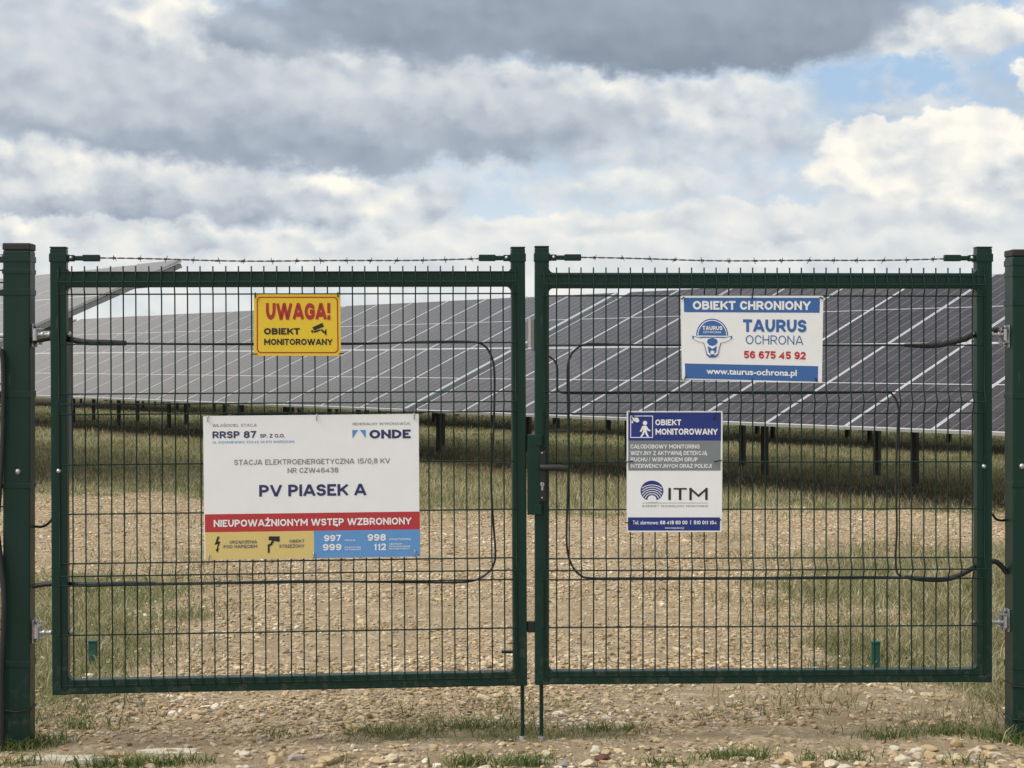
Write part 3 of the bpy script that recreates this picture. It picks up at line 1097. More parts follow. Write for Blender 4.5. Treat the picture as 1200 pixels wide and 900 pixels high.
def leaf(pl, name, label, stL, stR, topL, topR, botL, botR, wire0, wire1, ztips, folds_px, singles_px, side, refx):
    """stL/stR: pixel columns of the inner stile edges; side: which end carries the hinges"""
    t = empty(name, mtx=pl.m)
    tag(t, label, 'gate', 'two leaves of the double gate')
    W, H, D = pl.w, 1.692, 0.052
    sw1 = pl.at(stL, 560).x
    sw2 = W - pl.at(stR, 560).x
    zt1, zt0 = pl.at(refx, topL).z, pl.at(refx, topR).z
    zb1 = pl.at(refx, botL).z
    mb = MB()
    mb.box((0, 0, 0), (sw1, D, H), bev=0.004)
    mb.box((W - sw2, 0, 0), (W, D, H), bev=0.004)
    mb.box((sw1 - 0.003, 0.0015, zt0), (W - sw2 + 0.003, D - 0.0015, zt1), bev=0.004)
    mb.box((sw1 - 0.003, 0.0015, 0.0015), (W - sw2 + 0.003, D - 0.0015, zb1), bev=0.004)
    # rounded weld fillets in the corners
    for cx, sx in ((sw1 - 0.001, 1), (W - sw2 + 0.001, -1)):
        for cz, sz in ((zt0 + 0.001, -1), (zb1 - 0.001, 1), (zt1 - 0.001, 1)):
            r = 0.022
            prof = [(0, 0)] + [(r - r * math.sin(a), r - r * math.cos(a)) for a in [i * math.pi / 16 for i in range(9)]]
            n = len(prof)
            vs = [(cx + sx * p, yy, cz + sz * q) for yy in (0.004, D - 0.004) for p, q in prof]
            fs = [tuple(range(n)), tuple(range(2 * n - 1, n - 1, -1))] + [(i, (i + 1) % n, n + (i + 1) % n, n + i) for i in range(n)]
            mb.add(vs, fs)
    fr = mb.build('frame', M['green'], t)
    for cx0, cx1 in ((0, sw1), (W - sw2, W)):
        mb = MB()
        mb.box((cx0 - 0.001, -0.001, H + 0.0005), (cx1 + 0.001, D + 0.001, H + 0.006), bev=0.002)
        mb.build('end_cap', M['cap'], fr)
    # welded mesh
    n = 37
    xa, xb = pl.at(wire0, 560, -0.004).x, pl.at(wire1, 560, -0.004).x
    xs = [xa + (xb - xa) * i / (n - 1) + random.gauss(0, 0.0006) for i in range(n)]
    zof = lambda q: pl.at(refx, q, 0).z
    folds = [tuple(zof(q) for q in f) for f in folds_px]
    zs = [q for f in folds for q in f] + [zof(q) for q in singles_px] + [0.034]
    mb = MB()
    wire_mesh(mb, xs, zs, folds, zof(ztips), 0.028, xa - 0.01, xb + 0.01)
    mb.build('mesh_panel', M['wire'], t)
    # barbed wire brackets on the stiles
    zs_ = zof(302)
    for sx, x_in, x_out in ((1, sw1, 0), (-1, W - sw2, W)):
        mb = MB()
        lo, hi = min(x_in, x_out), max(x_in, x_out)
        mb.box((lo - 0.003, -0.004, zs_ - 0.016), (hi + 0.003, D + 0.004, zs_ + 0.016), bev=0.002)
        x2 = x_in + sx * 0.03
        x3 = x_in + sx * 0.125
        mb.box((min(x_in, x2), 0.006, zs_ - 0.013), (max(x_in, x2), 0.030, zs_ + 0.011), bev=0.002)
        mb.box((min(x2, x2 + sx * 0.035), 0.008, zs_ - 0.010), (max(x2, x2 + sx * 0.035), 0.026, zs_ + 0.008), bev=0.004)
        mb.box((min(x2 + sx * 0.03, x3), 0.004, zs_ - 0.013), (max(x2 + sx * 0.03, x3), 0.028, zs_ + 0.012), bev=0.003)
        bk = mb.build('wire_bracket', M['green'], t)
        dome_bolt(bk, (x_in + sx * 0.018, 0.006, zs_), 0.0065, 'screw')
    mb = MB()
    barbed(mb, (sw1 + 0.125, 0.016, zs_), (W - sw2 - 0.125, 0.016, zs_ - 0.004), len(label))
    mb.build('barbed_wire', M['barb'], t)
    return t, sw1, sw2, W, H, D


LLt, l1, l2, LW, LH, LD = leaf(LL, 'gate_leaf', 'green mesh gate leaf that carries the white PV PIASEK A board', 78.5, 600.5, 318.5, 336.5, 797.5, 815, 70, 605, 312,
                               [(319, 331, 345), (462, 474, 486), (661, 675, 687)], (403.6, 545, 603, 745), 'left', 66)
RLt, r1, r2, RW, RH, RD = leaf(RL, 'gate_leaf', 'green mesh gate leaf with the black door handle on its stile', 643.5, 1145, 320, 338, 784, 801, 638, 1153.5, 314,
                               [(323, 334, 347), (459, 471, 484), (653, 666, 677.5), ], (404.5, 541, 596, 733), 'right', 1156)


def part(mb, name, m_, parent, **k):
    return mb.build(name, m_, parent, **k)


# bolts on the stiles
dome_bolt(LLt, LL.at(69, 552, 0))
dome_bolt(RLt, RL.at(1153, 546.5, 0))

# hinges: threaded eye bolts through the hinge-side stiles
for pl, t, px, py, sx, xe in ((LL, LLt, 69, 392, -1, 0), (LL, LLt, 69, 741, -1, 0), (RL, RLt, 1154, 392, 1, RW), (RL, RLt, 1154, 729, 1, RW)):
    p = pl.at(px, py, 0.026)
    xin = l1 if sx < 0 else RW - r2
    mb = MB()
    mb.cyl((xe + sx * 0.050, 0.026, p.z), (xin - sx * 0.018, 0.026, p.z), 0.0062, 0, 12)
    hex_nut(mb, (xe + sx * 0.003, 0.026, p.z), (sx, 0, 0), 0.0115, 0.010)
    hex_nut(mb, (xe + sx * 0.028, 0.026, p.z), (sx, 0, 0), 0.0115, 0.010)
    hex_nut(mb, (xin - sx * 0.003, 0.026, p.z), (-sx, 0, 0), 0.0115, 0.010)
    mb.cyl((xe + sx * 0.060, 0.026, p.z - 0.022), (xe + sx * 0.060, 0.026, p.z + 0.022), 0.0105, 0, 12)
    part(mb, 'hinge_bolt', M['zinc'], t)

# lock, handle and striker strip on the right leaf
mb = MB()
a, b = RL.at(618, 603), RL.at(633, 509)
mb.box((a.x, -0.012, a.z), (b.x, 0.004, b.z), bev=0.003)
mb.box((b.x - 0.022, -0.014, b.z - 0.045), (b.x + 0.006, -0.0005, b.z), bev=0.003)
mb.box((b.x - 0.022, -0.014, a.z), (b.x + 0.006, -0.0005, a.z + 0.040), bev=0.003)
part(mb, 'striker_strip', M['green'], RLt)
mb = MB()
a, b = RL.at(630.5, 588), RL.at(640, 528)
mb.box((a.x, -0.011, a.z), (b.x, -0.0005, b.z), bev=0.0045)
lp = part(mb, 'lock_plate', M['black'], RLt)
for q in (531, 583.5):
    dome_bolt(lp, RL.at(635.3, q, -0.011), 0.004, 'screw')
mb = MB()
k1 = RL.at(635.5, 567.5, -0.011)
mb.lathe(k1, (0, -1, 0), [(0.0082, 0), (0.0082, 0.002), (0.0075, 0.0025)], 0, 16)
mb.box((k1.x - 0.004, -0.0133, k1.z - 0.024), (k1.x + 0.004, -0.0112, k1.z - 0.004), bev=0.001)
ky = part(mb, 'key_cylinder', M['zinc'], lp)
mb = MB()
mb.box((k1.x - 0.0012, -0.0142, k1.z - 0.005), (k1.x + 0.0012, -0.0132, k1.z + 0.004))
part(mb, 'keyhole', M['ink'], lp)
mb = MB()
h0 = RL.at(635.5, 547, 0)
mb.lathe((h0.x, -0.011, h0.z), (0, -1, 0), [(0.013, 0), (0.013, 0.006), (0.010, 0.008), (0.010, 0.04)], 0, 16)
h1 = RL.at(663, 548.5, 0)
pts = smooth_path([(h0.x - 0.008, -0.050, h0.z + 0.001), (h0.x + 0.02, -0.056, h0.z), (h0.x + 0.06, -0.057, h0.z - 0.001), (h1.x, -0.054, h1.z + 0.001)], 5)
mb.tube(pts, 0.0125, 0, 12)
mb.lathe((h1.x, -0.054, h1.z + 0.001), (1, 0, -0.05), [(0.0125, 0), (0.011, 0.004), (0.005, 0.007)], 0, 12)
part(mb, 'handle', M['black'], RLt)

# alarm contact and rubber stop in the gap between the leaves
mb = MB()
a, b = RL.at(618.5, 407, 0.0), RL.at(622.5, 373, 0.0)
mb.box((a.x, 0.02, a.z), (b.x, 0.045, b.z), bev=0.002)
sn = part(mb, 'alarm_contact', M['pale_plastic'], RLt)
mb = MB()
a, b = RL.at(622.9, 411, 0.0), RL.at(626.6, 374, 0.0)
mb.box((a.x, 0.018, a.z), (b.x, 0.046, b.z), bev=0.002)
part(mb, 'contact_bracket', M['steel'], RLt)
mb = MB()
a, b = RL.at(617.8, 742, 0.0), RL.at(627, 729, 0.0)
mb.box((a.x, 0.014, a.z), (b.x + 0.002, 0.038, b.z), bev=0.003)
part(mb, 'rubber_stop', M['black'], RLt)

# drop bolts under the free ends
for pl, t, px, py0, py1, gx in ((LL, LLt, 612.5, 700, 866, 0), (RL, RLt, 634.5, 700, 866, 0)):
    a, b = pl.at(px, py0, 0.06), pl.at(px, py1, 0.06)
    mb = MB()
    mb.cyl((b.x, 0.062, b.z - 0.02), (b.x, 0.062, 0.62), 0.0078, 0, 12)
    if t is LLt:
        hx = pl.at(588, 764, 0.05)
        mb.cyl((b.x, 0.062, hx.z - 0.004), (hx.x, 0.055, hx.z), 0.006, 0, 10)
    part(mb, 'drop_bolt', M['green'], t)
    mb = MB()
    for zz in (0.05, 0.40):
        mb.box((b.x - 0.016, 0.0525, zz), (b.x + 0.016, 0.080, zz + 0.03), bev=0.003)
    part(mb, 'bolt_guide', M['green'], t)
    wp = pl.m @ Vector((b.x, 0.062, 0))
    gz = float(ground_z(wp.x, wp.y))
    so = empty('bolt_socket', (wp.x, wp.y, gz))
    tag(so, 'small grey ground socket under the drop bolt of the leaf with %s' % ('the white board' if t is LLt else 'the handle'), 'ground socket', 'ground sockets of the drop bolts')
    mb = MB()
    prof = [(0.012, -0.05), (0.013, 0.016), (0.010, 0.018), (0.0090, 0.004)]
    mb.lathe((0, 0, 0), (0, 0, 1), prof, 0, 14)
    mb.build('sleeve', M['steel'], so)


# ------------------------------------------------------------------ gate posts
def gate_post(name, label, x0, x1, y0, dp, yaw, ztop, bands, ties, hinge_z, hinge_side):
    t = empty(name, (x0, y0, float(ground_z(x0, y0))))
    t.rotation_euler = (0, 0, yaw)
    g = t.location.z
    W = x1 - x0
    tag(t, label, 'gate post', 'posts of the double gate')
    mb = MB()
    mb.box((0, 0, -0.3), (W, dp, ztop - g - 0.028), bev=0.005)
    mb.build('shaft', M['green'], t)
    mb = MB()
    mb.box((-0.002, -0.002, ztop - g - 0.0275), (W + 0.002, dp + 0.002, ztop - g), bev=0.005)
    mb.build('post_cap', M['cap'], t)
    for za, zb in bands:
        mb = MB()
        zlo, zhi = min(za, zb) - g, max(za, zb) - g
        e = 0.0025
        mb.box((-e, -e, zlo), (W + e, dp + e, zhi), bev=0.0012)
        mb.build('clamp_band', M['green'], t)
    for zt in ties:
        mb = MB()
        e = 0.0035
        dz = 0.006
        pts = [(-e, -e, zt - g), (W * 0.5, -e - 0.001, zt - g - dz), (W + e, -e, zt - g), (W + e, dp + e, zt - g + dz), (-e, dp + e, zt - g), (-e, -e, zt - g)]
        mb.tube(pts, 0.003, 0, 6)
        mb.build('cable_tie', M['black'], t)
    xs = W if hinge_side > 0 else 0
    for hz in hinge_z:
        z = hz - g
        mb = MB()
        s = hinge_side
        lo, hi = sorted((xs + s * 0.0005, xs + s * 0.006))
        mb.box((lo, dp * 0.5 - 0.022, z - 0.045), (hi, dp * 0.5 + 0.022, z + 0.045), bev=0.002)
        lo, hi = sorted((xs + s * 0.006, xs + s * 0.040))
        mb.box((lo, dp * 0.5 - 0.016, z + 0.022), (hi, dp * 0.5 + 0.016, z + 0.027), bev=0.001)
        mb.box((lo, dp * 0.5 - 0.016, z - 0.027), (hi, dp * 0.5 + 0.016, z - 0.022), bev=0.001)
        mb.cyl((xs + s * 0.030, dp * 0.5, z - 0.036), (xs + s * 0.030, dp * 0.5, z + 0.036), 0.007, 0, 12)
        for q in (-0.036, 0.036):
            hex_nut(mb, (xs + s * 0.006, dp * 0.5 + 0.012, z + q), (s, 0, 0), 0.009, 0.009)
        mb.build('hinge_plate', M['zinc'], t)
    return t


def zpx(py, d):
    return CAMZ - (py - HY) / FPX * d


DLP, DRP = 6.60, 6.71
yawp = math.atan2(0.11, 3.9)
PL = gate_post('gate_post', 'thick green square gate post at the end of the leaf with the yellow sign', -595 / FPX * DLP, -563.5 / FPX * DLP, DLP - 0.02, 0.085, yawp,
               zpx(285, DLP), [(zpx(300, DLP), zpx(307, DLP)), (zpx(321, DLP), zpx(315.5, DLP)), (zpx(339, DLP), zpx(346, DLP)), (zpx(458, DLP), zpx(466, DLP)), (zpx(566, DLP), zpx(572, DLP)), (zpx(774, DLP), zpx(781, DLP))],
               [zpx(831, DLP)], [zpx(393, DLP), zpx(741, DLP)], 1)
PR = gate_post('gate_post', 'thick green square gate post beside the leaf with the door handle', 587 / FPX * DRP, 621 / FPX * DRP, DRP, 0.105, yawp,
               zpx(292, DRP), [(zpx(304, DRP), zpx(311, DRP)), (zpx(318, DRP), zpx(324, DRP)), (zpx(351, DRP), zpx(358, DRP)), (zpx(461, DRP), zpx(467, DRP)), (zpx(565, DRP), zpx(571, DRP)), (zpx(778, DRP), zpx(785, DRP))],
               [zpx(804, DRP), zpx(843, DRP)], [zpx(394, DRP), zpx(729, DRP)], -1)
dome_bolt(PL, (0.058, 0, zpx(552.5, DLP) - PL.location.z), 0.0105)
dome_bolt(PR, (0.036, 0, zpx(546.5, DRP) - PR.location.z), 0.0105)

# fence panel that carries on to the left of the gate
fp = empty('fence_panel', (-1.955, 6.61, 0.0))
fp.rotation_euler = (0, 0, yawp)
tag(fp, 'green wire mesh fence panel just visible beside the thick gate post', 'fence panel')
mb = MB()
xs = [-0.018 - 0.05 * i for i in range(42)]
fz = lambda q: zpx(q, DLP)
folds = [(fz(304), fz(317), fz(331)), (fz(450), fz(463), fz(476)), (fz(655), fz(668), fz(681))]
wire_mesh(mb, xs, [q for f in folds for q in f] + [fz(395), fz(536), fz(594), fz(738), fz(800), 0.06], folds, fz(288), 0.04, -2.09, 0.008)
mb.build('mesh_panel', M['wire'], fp)
mb = MB()
barbed(mb, (-2.1, 0.02, fz(296)), (0.0, 0.02, fz(298)), 3)
mb.build('barbed_wire', M['barb'], fp)
for q in (304, 343, 462, 569, 777):
    mb = MB()
    mb.box((-0.016, -0.012, fz(q) - 0.012), (0.010, 0.012, fz(q) + 0.012), bev=0.003)
    mb.build('panel_clip', M['black'], fp)

# ------------------------------------------------------------------ alarm cables
def cable(name, pts, r, label, radii=None, m_='black', cat='cable', ribs=None):
    mb = MB()
    path = smooth_path(pts, 8)
    if radii:
        rr = []
        nseg = len(pts) - 1
        for i in range(len(path)):
            s = i / 8
            k = min(int(s), nseg - 1)
            rr.append(radii[k] + (radii[k + 1] - radii[k]) * (s - k))
        mb.tube(path, r, 0, 8, radii=rr)
    else:
        mb.tube(path, r, 0, 8)
    o = mb.build(name, M[m_])
    # each cable stands where it is fixed, in world coordinates
    return tag(o, label, cat, 'black alarm cables tied to the gate')


def Lw(pl, pts):
    return [pl.m @ pl.at(a, b, off) for a, b, off in pts]


tk, tn = 0.0115, 0.0042
cable('conduit', Lw(LL, [(38, 399, .09), (52, 397, .085), (68, 395, .075), (84, 398, .03), (101, 401, .012), (125, 401.5, .010), (148, 402, .010)]), tk,
      'thick black conduit piece by the upper hinge of the leaf with the yellow sign', [tk, tk, tk, tk, tk, tk, tk * .8])
cable('alarm_cable', Lw(LL, [(146, 402.5, .010), (200, 403, .006), (300, 403.5, .006), (420, 403, .006), (500, 400.5, .006), (548, 400.5, .006), (566, 404, .006), (576, 418, .006), (579.5, 440, .006),
                             (578.5, 500, .006), (575.5, 560, .006), (578, 610, .006), (580.5, 645, .006), (579, 660, .006), (572, 671, .006), (556, 680, .006), (530, 682.5, .006), (450, 682, .006),
                             (350, 681, .006), (250, 683, .006), (180, 684, .008)]), tn, 'thin black cable looping round the leaf with the PV PIASEK A board')
cable('conduit', Lw(LL, [(38, 687, .09), (52, 685, .085), (68, 684, .075), (86, 684.5, .03), (110, 685, .010), (150, 684, .010), (184, 684, .010)]), tk * .8,
      'thick black conduit below the large white board, beside the lower hinge', [tk * .8] * 6 + [tk * .6])
cable('conduit', Lw(RL, [(1184, 386, .075), (1172, 386.5, .07), (1158, 389, .075), (1142, 392, .03), (1130, 397, .012), (1112, 402, .010), (1090, 405, .010), (1060, 404.5, .010)]), tk,
      'thick black conduit rising to the upper hinge beside the post with two cable ties', [tk] * 7 + [tk * .6])
cable('alarm_cable', Lw(RL, [(1064, 404.5, .010), (1020, 404.5, .006), (900, 404.5, .006), (760, 404.5, .006), (700, 403, .006), (684, 404, .006), (672, 412, .006), (666, 425, .006), (665, 445, .006), (666, 500, .006),
                             (666, 560, .006), (664, 620, .006), (665, 645, .006), (670, 662, .006), (680, 674, .006), (695, 677.5, .006), (760, 677.5, .006), (900, 677, .006), (1010, 676, .006), (1064, 677, .008)]),
      tn, 'thin black cable looping round the leaf with the door handle')
cable('conduit', Lw(RL, [(1060, 676, .010), (1080, 678.5, .010), (1105, 679, .010), (1122, 675, .010), (1136, 668, .012), (1145, 663, .04), (1156, 660, .075), (1166, 658, .075), (1174, 664, .07), (1180, 672, .065)]), tk * .9,
      'thick black conduit piece arching from the lower hinge of the leaf with the door handle', [tk * .6] + [tk * .9] * 9)
cable('alarm_cable', Lw(RL, [(644, 418, .02), (650, 423, .006), (653, 432, .006), (653, 452, .006), (656, 459, .006), (680, 461, .006), (800, 460, .006), (900, 461, .006), (980, 460.5, .006), (1035, 459.5, .006), (1047, 464, .006),
                             (1053, 478, .006), (1052, 500, .006), (1050, 560, .006), (1051, 620, .006), (1049.5, 650, .006), (1051, 670, .006), (1056, 675, .006)]),
      tn, 'second thin black cable that turns down beside the Taurus Ochrona board')
pts = [pw(41, 617, 6.66), pw(50, 617, 6.66), pw(58, 612, 6.64), pw(66, 600, 6.62)]
cable('cable_tail', pts, 0.005, 'short black cable tail between the gate post and the leaf with the yellow sign')
pts = [pw(1163, 602, 6.78), pw(1167, 608, 6.78), pw(1174, 610, 6.79), pw(1182, 608, 6.80)]
cable('cable_tail', pts, 0.005, 'short black cable tail between the gate post and the leaf with the handle')
pts = [pw(-4, 620, 6.57), pw(1, 660, 6.56), pw(5, 700, 6.55), pw(4, 745, 6.55), pw(2, 790, 6.55), pw(2, 850, 6.55), pw(2, 884, 6.55)]
cable('conduit', pts, 0.0115, 'black conduit running down into the ground beside the outer gate post')
pts = [pw(-6, 420, 6.57), pw(1, 410, 6.56), pw(4, 440, 6.56), pw(3, 520, 6.56), pw(-2, 600, 6.56)]
cable('conduit', pts, 0.009, 'black conduit loop on the fence panel beside the outer gate post')


# ------------------------------------------------------------------ signs
# block lettering: every letter is a few strokes on a unit box (x, y, corner radius), drawn at any weight
V_ = [(0, 0), (0, 1)]
_O = [(.5, 1), (0, 1, .5), (0, 0, .5), (1, 0, .5), (1, 1, .5), (.5, 1)]
_P = [(0, 1), (1, 1, .29), (1, .44, .29), (0, .44)]
_S = [(.97, .74), (.97, 1, .25), (0, 1, .25), (0, .52, .24), (1, .52, .24), (1, 0, .25), (0, 0, .25), (0, .25)]
_Z = [(0, 1), (1, 1), (0, 0), (1, 0)]
_A = [[(0, 0), (.44, 1), (.56, 1), (1, 0)], [(.2, .25), (.8, .25)]]
_E = [[(1, 1), (0, 1), (0, 0), (1, 0)], [(0, .51), (.86, .51)]]
GLYPH = {
    'A': (.86, _A), 'B': (.74, [V_, [(0, 1), (.92, 1, .26), (.92, .53, .26), (0, .53)], [(0, .53), (1, .53, .26), (1, 0, .26), (0, 0)]]),
    'C': (.74, [[(1, .7), (1, 1, .45), (0, 1, .45), (0, 0, .45), (1, 0, .45), (1, .3)]]), 'D': (.78, [V_, [(0, 1), (1, 1, .46), (1, 0, .46), (0, 0)]]),
    'E': (.64, _E), 'F': (.62, [[(1, 1), (0, 1), (0, 0)], [(0, .49), (.86, .49)]]),
    'G': (.80, [[(1, .72), (1, 1, .45), (0, 1, .45), (0, 0, .45), (1, 0, .40), (1, .48), (.52, .48)]]), 'H': (.76, [V_, [(1, 0), (1, 1)], [(0, .51), (1, .51)]]),
    'I': (0, [[(.5, 0), (.5, 1)]]), 'J': (.54, [[(1, 1), (1, 0, .40), (0, 0, .40), (0, .28)]]), 'K': (.76, [V_, [(1, 1), (.12, .40)], [(.40, .60), (1, 0)]]),
    'L': (.60, [[(0, 1), (0, 0), (1, 0)]]), 'M': (.96, [V_, [(1, 0), (1, 1)], [(0, 1), (.5, .32), (1, 1)]]), 'N': (.78, [V_, [(1, 0), (1, 1)], [(0, 1), (1, 0)]]),
    'O': (.88, [_O]), 'P': (.70, [V_, _P]), 'R': (.74, [V_, _P, [(.5, .44), (1, 0)]]), 'S': (.68, [_S]), 'T': (.70, [[(0, 1), (1, 1)], [(.5, 0), (.5, 1)]]),
    'U': (.76, [[(0, 1), (0, 0, .44), (1, 0, .44), (1, 1)]]), 'V': (.84, [[(0, 1), (.44, 0), (.56, 0), (1, 1)]]), 'W': (1.28, [[(0, 1), (.22, 0), (.28, 0), (.475, 1), (.525, 1), (.72, 0), (.78, 0), (1, 1)]]),
    'X': (.8, [[(0, 0), (1, 1)], [(0, 1), (1, 0)]]), 'Y': (.80, [[(0, 1), (.5, .42), (1, 1)], [(.5, .42), (.5, 0)]]), 'Z': (.70, [_Z]),
    '0': (.70, [_O]), '1': (.40, [[(0, .76), (.72, 1), (.72, 0)]]), '2': (.66, [[(0, .70), (0, 1, .3), (1, 1, .3), (1, .56, .2), (0, 0), (1, 0)]]),
    '3': (.66, [[(0, .76), (0, 1, .25), (.96, 1, .25), (.96, .53, .25), (.36, .53)], [(.36, .53), (1, .53, .25), (1, 0, .25), (0, 0, .25), (0, .24)]]),
    '4': (.76, [[(.74, 0), (.74, 1), (0, .24), (1, .24)]]), '5': (.66, [[(.95, 1), (.08, 1), (.04, .54), (1, .60, .28), (1, 0, .28), (0, 0, .28), (0, .2)]]),
    '6': (.70, [[(.94, .80), (.94, 1, .40), (0, 1, .45), (0, 0, .3), (1, 0, .3), (1, .58, .28), (.05, .58)]]), '7': (.64, [[(0, 1), (1, 1), (.34, 0)]]),
    '8': (.70, [[(.5, 1), (.05, 1, .24), (.05, .54, .24), (.95, .54, .24), (.95, 1, .24), (.5, 1)], [(.5, .54), (0, .54, .26), (0, 0, .26), (1, 0, .26), (1, .54, .26), (.5, .54)]]),
    '9': (.70, [[(.06, .20), (.06, 0, .40), (1, 0, .45), (1, 1, .3), (0, 1, .3), (0, .42, .28), (.95, .42)]]),
    '.': (0, [[(.5, 0), (.5, .02)]]), ',': (0, [[(.5, 0), (.5, .02)], [(.6, .0), (.2, -.2)]]), ':': (0, [[(.5, .08), (.5, .10)], [(.5, .6), (.5, .62)]]), '-': (.34, [[(0, .4), (1, .4)]]),
    '/': (.44, [[(0, 0), (1, 1)]]), '|': (0, [[(.5, -.1), (.5, 1.1)]]), '!': (0, [[(.5, .36), (.5, 1)], [(.5, 0), (.5, .02)]]),
}
_ac, _tl = [(.42, 1.20), (.68, 1.38)], [(.86, .02), (.74, -.16), (1.0, -.22)]
GLYPH['Ł'] = (.62, GLYPH['L'][1] + [[(-.22, .36), (.62, .72)]])
GLYPH['Ś'] = (.68, GLYPH['S'][1] + [_ac])
GLYPH['Ż'] = (.70, [_Z, [(.5, 1.26), (.5, 1.32)]])
GLYPH['Ą'] = (.86, _A + [_tl])
GLYPH['Ę'] = (.64, _E + [_tl])


def stroke_text(s, t):
    """triangles of a line of block lettering, cap height 1, stroke weight t"""
    V, F, pen, zl = [], [], 0.0, []
    layer = 0
    for ch in s:
        if ch == ' ':
            pen += 0.40
            continue
        w, strokes = GLYPH[ch]
        w = max(w + (t - 0.13) * 0.7, t) if w else t * 1.02
        for st in strokes:
            P = [Vector((p[0] * (w - t) + t / 2, p[1] * (1 - t) + t / 2)) for p in st]
            rad = [p[2] if len(p) > 2 else 0 for p in st]
            path = []
            for i, p in enumerate(P):
                if rad[i] and 0 < i < len(P) - 1:
                    a, b = P[i - 1], P[i + 1]
                    ra = min(rad[i], (a - p).length * (0.98 if i == 1 else 0.5) + 1e-6)
                    rb = min(rad[i], (b - p).length * (0.98 if i == len(P) - 2 else 0.5) + 1e-6)
                    q0, q1 = p + (a - p).normalized() * ra, p + (b - p).normalized() * rb
                    for k in range(7):
                        u = k / 6
                        path.append(q0 * (1 - u) ** 2 + p * (2 * u * (1 - u) * 0.80) + (q0 + q1) * 0.5 * (2 * u * (1 - u) * 0.20) + q1 * u ** 2)
                else:
                    path.append(p)
            cl = [path[0]]
            for p in path[1:]:
                if (p - cl[-1]).length > 1e-4:
                    cl.append(p)
            closed = (cl[0] - cl[-1]).length < 1e-3
            n = len(cl)
            if not closed:
                d0, d1 = (cl[0] - cl[1]).normalized(), (cl[-1] - cl[-2]).normalized()
                short = (cl[0] - cl[-1]).length < 0.05
                edge = lambda q: short or q.y < t / 2 + 1e-3 or q.y > 1 - t / 2 - 1e-3
                cl[0], cl[-1] = cl[0] + d0 * (t * 0.5 if edge(cl[0]) else 0), cl[-1] + d1 * (t * 0.5 if edge(cl[-1]) else 0)
            hi = 1.0 if max(p.y for p in cl) < 1.06 else 9
            lo = 0.0 if min(p.y for p in cl) > -0.09 else -9
            b0 = len(V)
            for i, p in enumerate(cl):
                a = cl[i - 1] if i else (cl[-2] if closed else None)
                b = cl[i + 1] if i < n - 1 else (cl[1] if closed else None)
                da = (p - a).normalized() if a is not None else (b - p).normalized()
                db = (b - p).normalized() if b is not None else da
                na, nb = Vector((-da.y, da.x)), Vector((-db.y, db.x))
                m = na + nb
                m = m / max(m.length_squared / 2, 0.28)
                for sgn in (1, -1):
                    q = p + m * (sgn * t / 2)
                    V.append((pen + q.x, min(max(q.y, lo), hi)))
                    zl.append(layer)
            for i in range(n - 1):
                k = b0 + 2 * i
                F += [(k, k + 1, k + 3), (k, k + 3, k + 2)]
            layer = (layer + 1) % 9
        pen += w + 0.185 - 0.40 * t
    return V, F, zl


def text_mesh(s, bold=0.0):
    c = bpy.data.curves.new('t', 'FONT')
    c.body = s
    c.size = 1.0
    c.resolution_u = 4
    o = bpy.data.objects.new('t', c)
    COL.objects.link(o)
    dg = bpy.context.evaluated_depsgraph_get()
    me = bpy.data.meshes.new_from_object(o.evaluated_get(dg))
    v = [tuple(q.co) for q in me.vertices]
    me.calc_loop_triangles()
    f = [tuple(p.vertices) for p in me.loop_triangles]
    bpy.data.objects.remove(o)
    bpy.data.curves.remove(c)
    bpy.data.meshes.remove(me)
    return v, f


_cap = {}


def cap_height(bold):
    if bold not in _cap:
        v, _ = text_mesh('H', bold)
        _cap[bold] = (min(q[1] for q in v), max(q[1] for q in v))
    return _cap[bold]


